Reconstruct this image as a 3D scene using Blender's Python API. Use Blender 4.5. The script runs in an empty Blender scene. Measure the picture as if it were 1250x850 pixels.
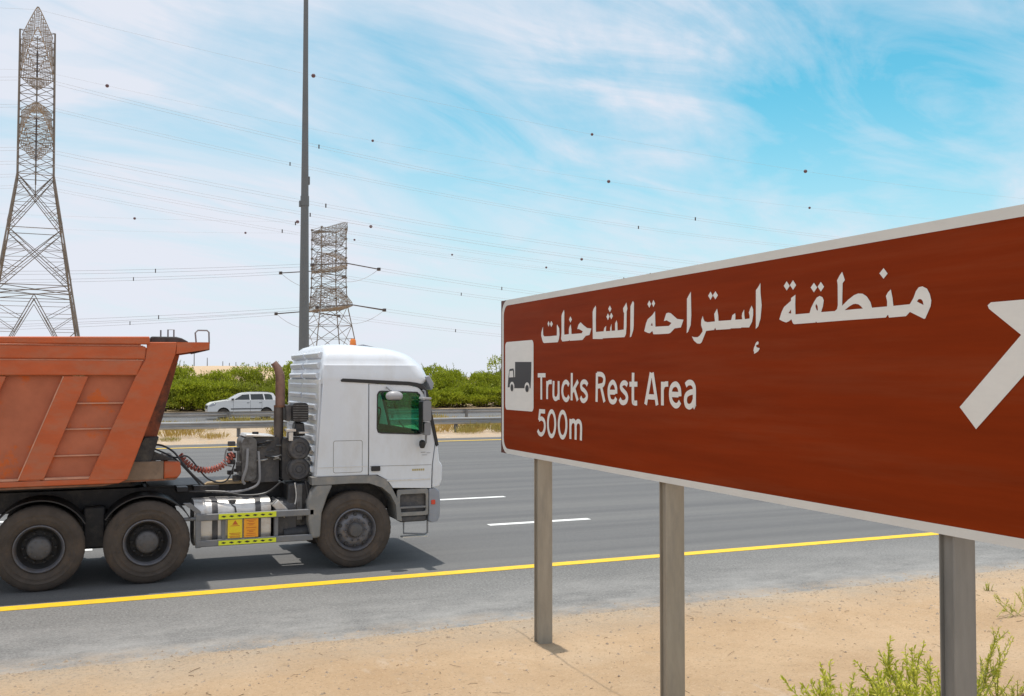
import bpy, bmesh, math, random
from mathutils import Vector, Matrix, noise
from mathutils.geometry import tessellate_polygon
random.seed(7)
SC = bpy.context.scene
COL = SC.collection
R = math.radians

# ------------------------------------------------------------------ camera
cd = bpy.data.cameras.new('camera'); cam = bpy.data.objects.new('camera', cd); COL.objects.link(cam)
cd.sensor_width = 36.0; cd.lens = 1212.0/1250.0*36.0
cd.clip_start = 0.1; cd.clip_end = 8000
cam.location = (0, 0, 2.7)
cam.rotation_euler = (R(90+1.654), 0, R(-22.8))
SC.camera = cam

# ------------------------------------------------------------------ light
SUN_EL, SUN_ROT = R(83.5), R(0)      # almost overhead, a little beyond the road
sd = bpy.data.lights.new('sun', 'SUN'); sun = bpy.data.objects.new('sun', sd); COL.objects.link(sun)
sd.energy = 3.75; sd.angle = R(0.6); sd.color = (1.0, 0.945, 0.87)
sdir = Vector((math.sin(SUN_ROT)*math.cos(SUN_EL), math.cos(SUN_ROT)*math.cos(SUN_EL), math.sin(SUN_EL)))
sun.rotation_euler = sdir.to_track_quat('Z', 'Y').to_euler()
sun.location = (0, 0, 60)

world = bpy.data.worlds.new('World'); SC.world = world; world.use_nodes = True
nt = world.node_tree; nt.nodes.clear()
def N(t, **k):
    n = nt.nodes.new(t)
    for a, b in k.items(): setattr(n, a, b)
    return n
def lk(a, b): nt.links.new(a, b)
wo = N('ShaderNodeOutputWorld'); bg = N('ShaderNodeBackground'); bg.inputs['Strength'].default_value = 0.12
sky = N('ShaderNodeTexSky', sky_type='NISHITA', sun_disc=False, sun_elevation=SUN_EL, sun_rotation=SUN_ROT,
        altitude=0, air_density=1.0, dust_density=0.6, ozone_density=2.0)
tc = N('ShaderNodeTexCoord'); sep = N('ShaderNodeSeparateXYZ'); lk(tc.outputs['Generated'], sep.inputs[0])
def M2(op, a, b=None, c=None, clamp=False):
    n = N('ShaderNodeMath', operation=op, use_clamp=clamp)
    for i, v in enumerate((a, b, c)):
        if v is None: continue
        if isinstance(v, (int, float)): n.inputs[i].default_value = v
        else: lk(v, n.inputs[i])
    return n.outputs[0]
zc = M2('ADD', M2('MAXIMUM', sep.outputs[2], 0.0), 0.16)
cx = M2('DIVIDE', sep.outputs[0], zc); cy = M2('DIVIDE', sep.outputs[1], zc)
def cmb(a, b, c=0.0):
    n = N('ShaderNodeCombineXYZ')
    for i, v in enumerate((a, b, c)):
        if isinstance(v, (int, float)): n.inputs[i].default_value = v
        else: lk(v, n.inputs[i])
    return n.outputs[0]
# thin high cloud: wide soft sheets, and finer streaks drawn out along one wind direction
rot = N('ShaderNodeVectorRotate', rotation_type='Z_AXIS'); rot.inputs['Angle'].default_value = R(-25)
lk(cmb(cx, cy), rot.inputs['Vector'])
def cloud_noise(scale, sx, sy, detail, rough, dist, off):
    mp = N('ShaderNodeMapping'); mp.inputs['Scale'].default_value = (sx, sy, 1); mp.inputs['Location'].default_value = off
    lk(rot.outputs[0], mp.inputs[0])
    n = N('ShaderNodeTexNoise'); n.inputs['Scale'].default_value = scale; n.inputs['Detail'].default_value = detail
    n.inputs['Roughness'].default_value = rough; n.inputs['Distortion'].default_value = dist
    lk(mp.outputs[0], n.inputs['Vector']); return n.outputs['Fac']
n1 = cloud_noise(0.85, 0.85, 1.2, 8, 0.57, 1.2, (3.1, 7.3, 0))
n2 = cloud_noise(1.5, 0.8, 1.9, 9, 0.60, 1.4, (11.0, 2.0, 4.0))
n3 = cloud_noise(0.34, 1.0, 1.0, 2, 0.5, 0.0, (5.2, 1.4, 0))
# the cloud thins out towards the right of the view
dv = N('ShaderNodeVectorMath', operation='DOT_PRODUCT'); lk(tc.outputs['Generated'], dv.inputs[0])
dv.inputs[1].default_value = Vector((math.sin(R(41))*math.cos(R(19)), math.cos(R(41))*math.cos(R(19)), math.sin(R(19))))
thin = N('ShaderNodeMapRange', clamp=True); lk(dv.outputs['Value'], thin.inputs[0])
thin.inputs[1].default_value = 0.80; thin.inputs[2].default_value = 1.0; thin.inputs[3].default_value = 0.03; thin.inputs[4].default_value = -0.085
s = M2('ADD', M2('MULTIPLY', n1, 0.55), M2('MULTIPLY', n2, 0.42))
s = M2('ADD', s, M2('MULTIPLY', n3, 0.2)); s = M2('ADD', s, thin.outputs[0])
cr = N('ShaderNodeValToRGB'); lk(s, cr.inputs[0])
e = cr.color_ramp.elements; e[0].position = 0.42; e[0].color = (0, 0, 0, 1); e[1].position = 0.66; e[1].color = (0.95, 0.95, 0.95, 1)
e3 = cr.color_ramp.elements.new(0.55); e3.color = (0.45, 0.45, 0.45, 1)
# hazy whitening towards the horizon
hz = N('ShaderNodeMapRange', clamp=True, interpolation_type='SMOOTHSTEP'); lk(sep.outputs[2], hz.inputs[0])
hz.inputs[1].default_value = -0.02; hz.inputs[2].default_value = 0.30; hz.inputs[3].default_value = 0.93; hz.inputs[4].default_value = 0.0
mx1 = M2('MAXIMUM', cr.outputs[0], 0.0)
inv = M2('MULTIPLY', M2('SUBTRACT', 1.0, mx1), M2('SUBTRACT', 1.0, hz.outputs[0]))
veil = N('ShaderNodeMapRange', clamp=True, interpolation_type='SMOOTHSTEP'); lk(dv.outputs['Value'], veil.inputs[0])
veil.inputs[1].default_value = 0.86; veil.inputs[2].default_value = 0.99; veil.inputs[3].default_value = 0.60; veil.inputs[4].default_value = 0.93
inv = M2('MULTIPLY', inv, veil.outputs[0])
cloudf = M2('SUBTRACT', 1.0, inv)
tint = N('ShaderNodeMix', data_type='RGBA', blend_type='MULTIPLY'); tint.inputs[0].default_value = 1.0
lk(sky.outputs[0], tint.inputs[6]); tint.inputs[7].default_value = (0.36, 1.40, 1.28, 1)
mixc = N('ShaderNodeMix', data_type='RGBA'); lk(cloudf, mixc.inputs[0]); lk(tint.outputs[2], mixc.inputs[6])
mixc.inputs[7].default_value = (6.6, 6.85, 7.6, 1)
lk(mixc.outputs[2], bg.inputs[0]); lk(bg.outputs[0], wo.inputs[0])

SC.view_settings.view_transform = 'Standard'; SC.view_settings.look = 'None'
SC.view_settings.exposure = 0.0; SC.view_settings.gamma = 1.0
SC.cycles.max_bounces = 8; SC.cycles.transparent_max_bounces = 24; SC.cycles.use_denoising = True

# ------------------------------------------------------------------ materials
def mat(name, col, rough=0.6, metal=0.0, var=0.0, vscale=3.0, bump=0.0, bscale=40.0, dirt_sheen=None, dirt_sheen_amt=0.5, dscale=4.0,
        stretch=(1, 1, 1), spec=0.5, coat=0.0, dirt_sheen_lo=0.5, dirt_sheen_hi=0.65, emit=None):
    m = bpy.data.materials.new(name); m.use_nodes = True; t = m.node_tree; b = t.nodes['Principled BSDF']
    b.inputs['Roughness'].default_value = rough; b.inputs['Metallic'].default_value = metal
    b.inputs['Specular IOR Level'].default_value = spec; b.inputs['Coat Weight'].default_value = coat
    c = tuple(col)+(1,)
    tx = t.nodes.new('ShaderNodeTexCoord'); mp = t.nodes.new('ShaderNodeMapping'); mp.inputs['Scale'].default_value = stretch
    t.links.new(tx.outputs['Object'], mp.inputs[0])
    out = None
    b.inputs['Base Color'].default_value = c
    if var > 0:
        n = t.nodes.new('ShaderNodeTexNoise'); n.inputs['Scale'].default_value = vscale; n.inputs['Detail'].default_value = 6
        n.inputs['Roughness'].default_value = 0.65
        t.links.new(mp.outputs[0], n.inputs['Vector'])
        x = t.nodes.new('ShaderNodeMix'); x.data_type = 'RGBA'
        x.inputs[6].default_value = tuple(v*(1-var) for v in col)+(1,); x.inputs[7].default_value = tuple(min(1, v*(1+var)) for v in col)+(1,)
        r_ = t.nodes.new('ShaderNodeMapRange'); r_.inputs[1].default_value = 0.3; r_.inputs[2].default_value = 0.7
        t.links.new(n.outputs['Fac'], r_.inputs[0]); t.links.new(r_.outputs[0], x.inputs[0]); out = x.outputs[2]
    if dirt_sheen:
        n = t.nodes.new('ShaderNodeTexNoise'); n.inputs['Scale'].default_value = dscale; n.inputs['Detail'].default_value = 8; n.inputs['Roughness'].default_value = 0.7
        mp2 = t.nodes.new('ShaderNodeMapping'); mp2.inputs['Scale'].default_value = stretch; mp2.inputs['Location'].default_value = (4.7, 1.3, 9.1)
        t.links.new(tx.outputs['Object'], mp2.inputs[0]); t.links.new(mp2.outputs[0], n.inputs['Vector'])
        r_ = t.nodes.new('ShaderNodeMapRange'); r_.inputs[1].default_value = dirt_sheen_lo; r_.inputs[2].default_value = dirt_sheen_hi; r_.inputs[4].default_value = dirt_sheen_amt
        t.links.new(n.outputs['Fac'], r_.inputs[0])
        x = t.nodes.new('ShaderNodeMix'); x.data_type = 'RGBA'; x.inputs[7].default_value = tuple(dirt_sheen)+(1,)
        if out: t.links.new(out, x.inputs[6])
        else: x.inputs[6].default_value = c
        t.links.new(r_.outputs[0], x.inputs[0]); out = x.outputs[2]
    if out: t.links.new(out, b.inputs['Base Color'])
    if bump > 0:
        n = t.nodes.new('ShaderNodeTexNoise'); n.inputs['Scale'].default_value = bscale; n.inputs['Detail'].default_value = 5
        t.links.new(mp.outputs[0], n.inputs['Vector'])
        bp = t.nodes.new('ShaderNodeBump'); bp.inputs['Strength'].default_value = bump; bp.inputs['Distance'].default_value = 0.01
        t.links.new(n.outputs['Fac'], bp.inputs['Height']); t.links.new(bp.outputs[0], b.inputs['Normal'])
    if emit: b.inputs['Emission Color'].default_value = tuple(emit[:3])+(1,); b.inputs['Emission Strength'].default_value = emit[3]
    return m

def glass(name, tint, refl=0.12, opacity=0.0, dark=(0.02, 0.03, 0.03)):
    m = bpy.data.materials.new(name); m.use_nodes = True; t = m.node_tree; t.nodes.clear()
    o = t.nodes.new('ShaderNodeOutputMaterial'); tr = t.nodes.new('ShaderNodeBsdfTransparent'); tr.inputs[0].default_value = tuple(tint)+(1,)
    gl = t.nodes.new('ShaderNodeBsdfGlossy'); gl.inputs['Roughness'].default_value = 0.03
    df = t.nodes.new('ShaderNodeBsdfDiffuse'); df.inputs[0].default_value = tuple(dark)+(1,)
    m1 = t.nodes.new('ShaderNodeMixShader'); m1.inputs[0].default_value = opacity
    t.links.new(tr.outputs[0], m1.inputs[1]); t.links.new(df.outputs[0], m1.inputs[2])
    fr = t.nodes.new('ShaderNodeFresnel'); fr.inputs[0].default_value = 1.45
    ad = t.nodes.new('ShaderNodeMath'); ad.operation = 'ADD'; ad.use_clamp = True; ad.inputs[1].default_value = refl-0.04
    t.links.new(fr.outputs[0], ad.inputs[0])
    m2 = t.nodes.new('ShaderNodeMixShader'); t.links.new(ad.outputs[0], m2.inputs[0]); t.links.new(m1.outputs[0], m2.inputs[1]); t.links.new(gl.outputs[0], m2.inputs[2])
    t.links.new(m2.outputs[0], o.inputs[0]); return m

def leafmat(name, c1, c2, rough=0.55, trans=0.35):
    m = bpy.data.materials.new(name); m.use_nodes = True; t = m.node_tree; b = t.nodes['Principled BSDF']
    g = t.nodes.new('ShaderNodeNewGeometry'); x = t.nodes.new('ShaderNodeMix'); x.data_type = 'RGBA'
    x.inputs[6].default_value = tuple(c1)+(1,); x.inputs[7].default_value = tuple(c2)+(1,)
    t.links.new(g.outputs['Random Per Island'], x.inputs[0]); t.links.new(x.outputs[2], b.inputs['Base Color'])
    b.inputs['Roughness'].default_value = rough; b.inputs['Specular IOR Level'].default_value = 0.3
    tl = t.nodes.new('ShaderNodeBsdfTranslucent'); t.links.new(x.outputs[2], tl.inputs[0])
    ms = t.nodes.new('ShaderNodeMixShader'); ms.inputs[0].default_value = trans
    t.links.new(b.outputs[0], ms.inputs[1]); t.links.new(tl.outputs[0], ms.inputs[2])
    t.links.new(ms.outputs[0], t.nodes['Material Output'].inputs[0]); return m

M = {}
M['white'] = mat('white_paint', (0.665, 0.705, 0.755), 0.32, var=0.03, vscale=2, coat=0.3, dirt_sheen=(0.47, 0.44, 0.39), dirt_sheen_amt=0.42, dscale=3.0, stretch=(1, 1, 0.45), dirt_sheen_lo=.45, dirt_sheen_hi=.8)
M['white_low'] = mat('dusty_white_paint', (0.66, 0.655, 0.64), 0.4, var=0.05, vscale=5, dirt_sheen=(0.45, 0.38, 0.28), dirt_sheen_amt=0.35, dscale=5)
M['grey_clad'] = mat('grey_plastic', (0.21, 0.21, 0.205), 0.6, var=0.12, vscale=5, dirt_sheen=(0.34, 0.30, 0.25), dirt_sheen_amt=0.5, dscale=6)
M['bumper'] = mat('blue_grey_bumper', (0.27, 0.29, 0.33), 0.45, var=0.08, vscale=6, dirt_sheen=(0.36, 0.33, 0.28), dirt_sheen_amt=0.3)
M['black'] = mat('black_plastic', (0.018, 0.018, 0.02), 0.5, var=0.2, vscale=6)
M['dark'] = mat('dark_interior', (0.012, 0.013, 0.015), 0.85)
M['chassis'] = mat('greasy_black_steel', (0.022, 0.023, 0.027), 0.5, var=0.35, vscale=6, dirt_sheen=(0.10, 0.09, 0.075), dirt_sheen_amt=0.6, dscale=5)
M['tank_dark'] = mat('dark_grey_tank', (0.055, 0.055, 0.06), 0.55, var=0.25, vscale=7, dirt_sheen=(0.14, 0.125, 0.11), dirt_sheen_amt=0.6, dscale=6)
M['machinery'] = mat('oily_grey_metal', (0.13, 0.13, 0.13), 0.5, metal=0.3, var=0.35, vscale=9, dirt_sheen=(0.05, 0.04, 0.035), dirt_sheen_amt=0.7, dscale=9)
M['alu'] = mat('dull_aluminium', (0.62, 0.61, 0.59), 0.42, metal=0.65, var=0.12, vscale=6, dirt_sheen=(0.40, 0.31, 0.22), dirt_sheen_amt=0.55, dscale=4, bump=0.15, bscale=30)
M['guard'] = mat('grey_side_guard', (0.17, 0.175, 0.185), 0.5, var=0.12, vscale=6, dirt_sheen=(0.27, 0.24, 0.2), dirt_sheen_amt=0.4)
M['tyre'] = mat('dusty_rubber', (0.070, 0.056, 0.046), 0.9, var=0.25, vscale=5, bump=0.3, bscale=60, dirt_sheen=(0.12, 0.085, 0.06), dirt_sheen_amt=0.6, dscale=3)
M['tread'] = mat('worn_rubber_tread', (0.06, 0.050, 0.042), 0.9, var=0.3, vscale=8)
M['hub'] = mat('dusty_hub', (0.085, 0.083, 0.085), 0.55, var=0.25, vscale=9, dirt_sheen=(0.12, 0.09, 0.07), dirt_sheen_amt=0.5, dscale=9)
M['rim'] = mat('grey_wheel_steel', (0.145, 0.145, 0.16), 0.5, metal=0.3, var=0.2, vscale=8, dirt_sheen=(0.17, 0.125, 0.09), dirt_sheen_amt=0.6, dscale=7)
M['rim_dark'] = mat('shaded_recess_steel', (0.035, 0.034, 0.034), 0.7, var=0.3, vscale=9)  # shade inside the wheel recess put into the steel's colour
M['orange'] = mat('faded_orange_paint', (0.50, 0.108, 0.036), 0.55, spec=0.3, var=0.10, vscale=3.0, stretch=(0.7, 1, 1.6), dirt_sheen=(0.40, 0.165, 0.095), dirt_sheen_amt=0.75, dscale=2.6, dirt_sheen_lo=0.45, dirt_sheen_hi=0.68, bump=0.12, bscale=25)
M['orange_panel'] = mat('scuffed_orange_panel', (0.44, 0.135, 0.068), 0.55, spec=0.3, var=0.14, vscale=2.4, dirt_sheen=(0.58, 0.115, 0.015), dirt_sheen_amt=0.85, dscale=2.3, dirt_sheen_lo=0.53, dirt_sheen_hi=0.60, bump=0.15, bscale=20)
M['orange_edge'] = mat('pale_orange_edge', (0.52, 0.25, 0.16), 0.5, var=0.2, vscale=8)  # paler orange, also painting the lit left edge of the ribs
M['rust'] = mat('rusty_brown_steel', (0.22, 0.10, 0.055), 0.75, var=0.3, vscale=5, dirt_sheen=(0.10, 0.07, 0.05), dirt_sheen_amt=0.7, dscale=4)
M['goose'] = mat('dusty_brown_steel', (0.24, 0.17, 0.12), 0.7, var=0.25, vscale=4, dirt_sheen=(0.12, 0.085, 0.06), dirt_sheen_amt=0.6)
M['frontwall'] = mat('sooty_orange_steel', (0.40, 0.10, 0.035), 0.6, var=0.3, vscale=3, dirt_sheen=(0.035, 0.025, 0.022), dirt_sheen_amt=0.95, dscale=1.6, dirt_sheen_lo=0.42, dirt_sheen_hi=0.6)
M['tarp'] = mat('dark_rolled_tarp', (0.055, 0.05, 0.05), 0.8, var=0.3, vscale=12, bump=0.5, bscale=20)
M['exhaust'] = mat('scorched_exhaust_steel', (0.26, 0.15, 0.115), 0.6, metal=0.2, var=0.3, vscale=6, dirt_sheen=(0.08, 0.05, 0.045), dirt_sheen_amt=0.6, dscale=5)
M['exhaust_low'] = mat('sooty_exhaust_pipe', (0.12, 0.10, 0.09), 0.6, metal=0.3, var=0.3, vscale=6)
M['hazard'] = mat('fluorescent_yellow', (0.72, 0.78, 0.03), 0.4, var=0.05)
M['plate_y'] = mat('yellow_plate', (0.80, 0.62, 0.02), 0.4, var=0.08, vscale=12)
M['plate_o'] = mat('orange_plate', (0.86, 0.36, 0.02), 0.4, var=0.08, vscale=12)
M['print_red'] = mat('red_print', (0.55, 0.12, 0.02), 0.5)
M['red'] = mat('red_lens', (0.62, 0.06, 0.03), 0.25)
M['amber'] = mat('amber_lens', (0.72, 0.20, 0.03), 0.25)
M['redhose'] = mat('red_coiled_hose', (0.40, 0.11, 0.08), 0.55, var=0.2, vscale=20, dirt_sheen=(0.3, 0.2, 0.17), dirt_sheen_amt=0.5, dscale=14)
M['hose'] = mat('black_rubber_hose', (0.03, 0.03, 0.033), 0.45)
M['hose_grey'] = mat('grey_hose', (0.22, 0.22, 0.23), 0.4)
M['wood'] = mat('dusty_timber', (0.42, 0.32, 0.19), 0.8, var=0.25, vscale=5, stretch=(1, 8, 8))
M['mirror'] = mat('grey_mirror_shell', (0.20, 0.205, 0.22), 0.4, var=0.06)
M['mirror_w'] = mat('white_mirror_shell', (0.36, 0.36, 0.37), 0.4)
M['lamp'] = mat('lamp_glass', (0.42, 0.44, 0.47), 0.12, var=0.25, vscale=20, coat=0.5)
M['seat'] = mat('seat_fabric', (0.04, 0.045, 0.05), 0.9)
M['badge'] = mat('chrome_badge', (0.42, 0.36, 0.16), 0.35, metal=0.4)
M['badge_g'] = mat('grey_badge', (0.22, 0.22, 0.23), 0.4)
M['cab_glass'] = glass('green_cab_glass', (0.34, 0.78, 0.63), refl=0.05)
M['wind_glass'] = glass('windscreen_glass', (0.45, 0.78, 0.66), refl=0.06)
M['car_glass'] = glass('car_glass', (0.10, 0.22, 0.17), refl=0.10, opacity=0.25)
M['brown'] = mat('brown_sign_sheeting', (0.222, 0.028, 0.003), 0.55, spec=0.06, var=0.17, vscale=1.5, stretch=(0.35, 0.28, 4.5), dirt_sheen=(0.245, 0.052, 0.018), dirt_sheen_amt=0.45, dscale=0.9)  # streaks paint sheet banding and the sheen of the face into the colour
M['brown_edge'] = mat('dark_brown_panel', (0.10, 0.035, 0.022), 0.6, var=0.15)
M['signback'] = mat('sign_back_aluminium', (0.35, 0.35, 0.35), 0.45, metal=0.5, var=0.1)
M['signwhite'] = mat('white_sign_sheeting', (0.74, 0.735, 0.70), 0.5, var=0.035, vscale=6, stretch=(1, 1, 3))
M['signtrim'] = mat('aged_white_border', (0.66, 0.66, 0.63), 0.6, spec=0.2, var=0.04, vscale=5, stretch=(1, 0.7, 2))
M['signblack'] = mat('black_sheeting', (0.035, 0.036, 0.038), 0.5)
M['galv'] = mat('weathered_galvanised_steel', (0.305, 0.275, 0.222), 0.55, metal=0.0, var=0.13, vscale=4, stretch=(2.5, 2.5, 0.5), dirt_sheen=(0.22, 0.205, 0.18), dirt_sheen_amt=0.5, dscale=3, bump=0.1, bscale=40)
M['galv_grey'] = mat('dull_grey_galvanised_steel', (0.215, 0.213, 0.200), 0.5, var=0.12, vscale=4, stretch=(2.5, 2.5, 0.5), dirt_sheen=(0.16, 0.16, 0.155), dirt_sheen_amt=0.5, dscale=3, bump=0.1)
M['rail'] = mat('galvanised_rail', (0.36, 0.365, 0.37), 0.5, metal=0.15, var=0.1, vscale=3, stretch=(0.3, 1, 1), dirt_sheen=(0.20, 0.195, 0.185), dirt_sheen_amt=0.5, dscale=2)
M['mast'] = mat('grey_mast_steel', (0.16, 0.165, 0.165), 0.55, metal=0.2, var=0.06, vscale=2)
M['lattice'] = mat('dull_pylon_steel', (0.19, 0.165, 0.145), 0.7, metal=0.1, var=0.2, vscale=0.6)
M['lattice_warm'] = mat('weathered_crossarm_steel', (0.25, 0.205, 0.165), 0.7, var=0.2, vscale=0.8)
M['wire'] = mat('conductor_wire', (0.34, 0.35, 0.38), 0.6)
M['insul'] = mat('dark_insulator', (0.06, 0.05, 0.05), 0.4)
M['ball'] = mat('dark_marker_ball', (0.11, 0.06, 0.075), 0.6)
M['car_white'] = mat('silver_white_car_paint', (0.74, 0.74, 0.73), 0.3, coat=0.4, var=0.02)
M['car_trim'] = mat('car_grey_trim', (0.07, 0.07, 0.075), 0.6)
M['stone'] = mat('pale_stone', (0.33, 0.26, 0.19), 0.9, var=0.4, vscale=30)
M['twig'] = mat('dry_twig', (0.13, 0.085, 0.05), 0.9, var=0.3, vscale=20)
M['bark'] = mat('brown_branch', (0.15, 0.085, 0.05), 0.85, var=0.3, vscale=20)
M['leaf_hedge'] = leafmat('hedge_leaf', (0.17, 0.22, 0.012), (0.46, 0.50, 0.035), trans=0.35)
M['leaf_hedge2'] = leafmat('hedge_leaf_dark', (0.15, 0.18, 0.02), (0.38, 0.42, 0.04), trans=0.32)
M['leaf_front'] = leafmat('bright_shrub_leaf', (0.40, 0.45, 0.04), (0.74, 0.70, 0.12), trans=0.35)
M['stem_front'] = mat('green_stem', (0.30, 0.31, 0.08), 0.7)
M['drygrass'] = leafmat('dry_grass', (0.42, 0.27, 0.08), (0.52, 0.40, 0.12), trans=0.2)
M['drybrush'] = leafmat('olive_dry_brush', (0.30, 0.24, 0.07), (0.40, 0.34, 0.09), trans=0.2)
M['yellow_line'] = mat('yellow_road_paint', (0.80, 0.50, 0.008), 0.6, var=0.08, vscale=3, bump=0.3, bscale=120, dirt_sheen=(0.36, 0.28, 0.10), dirt_sheen_amt=0.6, dscale=7, dirt_sheen_lo=0.52, dirt_sheen_hi=0.72)
M['white_line'] = mat('white_road_paint', (0.80, 0.80, 0.77), 0.6, var=0.05, vscale=3, dirt_sheen=(0.4, 0.4, 0.39), dirt_sheen_amt=0.4, dscale=9, dirt_sheen_lo=0.55, dirt_sheen_hi=0.75)

def ground_mat(name, kind):
    m = bpy.data.materials.new(name); m.use_nodes = True; t = m.node_tree; b = t.nodes['Principled BSDF']
    L = t.links.new
    def n(ty, **k):
        x = t.nodes.new(ty)
        for a, v in k.items(): setattr(x, a, v)
        return x
    tx = n('ShaderNodeTexCoord')
    def noi(scale, st=(1, 1, 1), det=6, ro=0.6, off=(0, 0, 0)):
        mp = n('ShaderNodeMapping'); mp.inputs['Scale'].default_value = st; mp.inputs['Location'].default_value = off; L(tx.outputs['Object'], mp.inputs[0])
        q = n('ShaderNodeTexNoise'); q.inputs['Scale'].default_value = scale; q.inputs['Detail'].default_value = det; q.inputs['Roughness'].default_value = ro
        L(mp.outputs[0], q.inputs['Vector']); return q.outputs['Fac']
    def mr(v, a, b_, c=0.0, d=1.0):
        q = n('ShaderNodeMapRange'); q.inputs[1].default_value = a; q.inputs[2].default_value = b_; q.inputs[3].default_value = c; q.inputs[4].default_value = d
        L(v, q.inputs[0]); return q.outputs[0]
    def mix(f, a, c, bt='MIX'):
        q = n('ShaderNodeMix', data_type='RGBA', blend_type=bt)
        if isinstance(f, float): q.inputs[0].default_value = f
        else: L(f, q.inputs[0])
        for i, v in ((6, a), (7, c)):
            if isinstance(v, tuple): q.inputs[i].default_value = v+(1,)
            else: L(v, q.inputs[i])
        return q.outputs[2]
    def mul(a, c):
        q = n('ShaderNodeMath', operation='MULTIPLY')
        for i, v in enumerate((a, c)):
            if isinstance(v, float): q.inputs[i].default_value = v
            else: L(v, q.inputs[i])
        return q.outputs[0]
    b.inputs['Roughness'].default_value = 0.9; b.inputs['Specular IOR Level'].default_value = 0.25
    if kind == 'sand':
        base = mix(mr(noi(0.7, det=8), 0.35, 0.65), (0.495, 0.336, 0.196), (0.584, 0.414, 0.256))
        base = mix(mr(noi(0.35, off=(9, 2, 0), det=6), 0.52, 0.7, 0, 0.6), base, (0.594, 0.469, 0.336))
        base = mix(mr(noi(5, off=(3, 3, 1), det=8, ro=0.75), 0.5, 0.75, 0, 0.5), base, (0.436, 0.304, 0.176))
        base = mix(mr(noi(30, det=4, ro=0.8), 0.56, 0.66, 0, 0.75), base, (0.297, 0.202, 0.120))
        base = mix(mr(noi(55, det=2, off=(5, 1, 2)), 0.60, 0.70, 0, 0.5), base, (0.713, 0.570, 0.400))
        sp = n('ShaderNodeSeparateXYZ'); L(tx.outputs['Object'], sp.inputs[0])
        near = mr(sp.outputs[1], 8.9, 10.15, 0.0, 1.0)
        base = mix(mul(near, mr(noi(1.8, det=9, ro=0.75, off=(4, 0, 2)), 0.35, 0.62, 0.15, 0.85)), base, (0.43, 0.365, 0.285))
        base = mix(mul(near, mr(noi(30, det=4, ro=0.85, off=(1, 2, 5)), 0.52, 0.62, 0, 0.8)), base, (0.24, 0.205, 0.165))
        base = mix(mr(noi(0.9, st=(1.3, 0.6, 1), det=9, ro=0.7, off=(12, 3, 0)), 0.60, 0.72, 0, 0.6), base, (0.66, 0.57, 0.47))
        base = mix(mr(noi(3.2, det=9, ro=0.75, off=(2, 13, 0)), 0.56, 0.70, 0, 0.5), base, (0.40, 0.31, 0.215))
        bh = noi(14, det=10, ro=0.8); st = 1.0
    elif kind in ('road', 'shoulder'):
        fine = noi(90 if kind == 'road' else 34, det=4, ro=0.85)
        if kind == 'road':
            base = mix(mr(noi(0.8, st=(0.05, 1.6, 1), det=7), 0.35, 0.65), (0.121, 0.121, 0.123), (0.157, 0.156, 0.152))
            base = mix(mr(noi(1.0, st=(0.035, 1.1, 1), off=(3, 8, 0), det=4), 0.52, 0.72, 0, 0.55), base, (0.104, 0.104, 0.107))
            base = mix(mr(noi(0.5, st=(0.15, 1.4, 1), off=(1, 4, 0), det=9, ro=0.7), 0.55, 0.75, 0, 0.55), base, (0.194, 0.187, 0.175))
            base = mix(mr(noi(4, st=(0.5, 1, 1), off=(7, 4, 0), det=8, ro=0.8), 0.62, 0.75, 0, 0.5), base, (0.216, 0.212, 0.204))
        else:
            base = mix(mr(noi(0.6, st=(0.4, 1, 1), det=8), 0.35, 0.65), (0.155, 0.153, 0.147), (0.191, 0.189, 0.182))
        base = mix(mr(fine, 0.53, 0.66, 0, 0.75 if kind == 'shoulder' else 0.4), base, (0.317, 0.313, 0.300))
        base = mix(mr(fine, 0.47, 0.34, 0, 0.8), base, (0.061, 0.060, 0.057))
        if kind == 'road':      # two darker wheel paths in every lane
            sp = n('ShaderNodeSeparateXYZ'); L(tx.outputs['Object'], sp.inputs[0])
            q = n('ShaderNodeMath', operation='SUBTRACT'); L(sp.outputs[1], q.inputs[0]); q.inputs[1].default_value = 14.95
            w_ = n('ShaderNodeMath', operation='WRAP'); L(q.outputs[0], w_.inputs[0]); w_.inputs[1].default_value = 1.93; w_.inputs[2].default_value = 0.0
            a_ = n('ShaderNodeMath', operation='PINGPONG'); L(w_.outputs[0], a_.inputs[0]); a_.inputs[1].default_value = 0.965
            base = mix(mul(mr(a_.outputs[0], 0.62, 0.95, 0, 1), mr(noi(0.5, st=(0.08, 0.6, 1), off=(8, 8, 0)), 0.3, 0.6, 0.1, 0.45)), base, (0.088, 0.088, 0.092))
        if kind == 'shoulder':
            sp = n('ShaderNodeSeparateXYZ'); L(tx.outputs['Object'], sp.inputs[0])
            e_ = mr(sp.outputs[1], 12.7, 10.1, 0.0, 1.0)
            base = mix(mul(e_, mr(noi(1.6, st=(0.6, 1, 1), det=9, ro=0.75), 0.38, 0.72, 0, 0.95)), base, (0.375, 0.365, 0.345))
            e2 = mr(sp.outputs[1], 10.75, 10.12, 0.0, 1.0)
            base = mix(mul(e2, mr(noi(2.6, det=9, ro=0.75, off=(2, 5, 1)), 0.40, 0.62, 0, 0.9)), base, (0.389, 0.302, 0.214))
        bh = fine; st = 0.45 if kind == 'road' else 0.9
    else:  # dune
        base = mix(mr(noi(0.03, det=6), 0.35, 0.65), (0.475, 0.342, 0.208), (0.532, 0.396, 0.256))
        bh = noi(1.5); st = 0.3
    L(base, b.inputs['Base Color'])
    bp = n('ShaderNodeBump'); bp.inputs['Strength'].default_value = st; bp.inputs['Distance'].default_value = 0.006 if kind != 'sand' else 0.035
    L(bh, bp.inputs['Height']); L(bp.outputs[0], b.inputs['Normal'])
    return m
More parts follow.
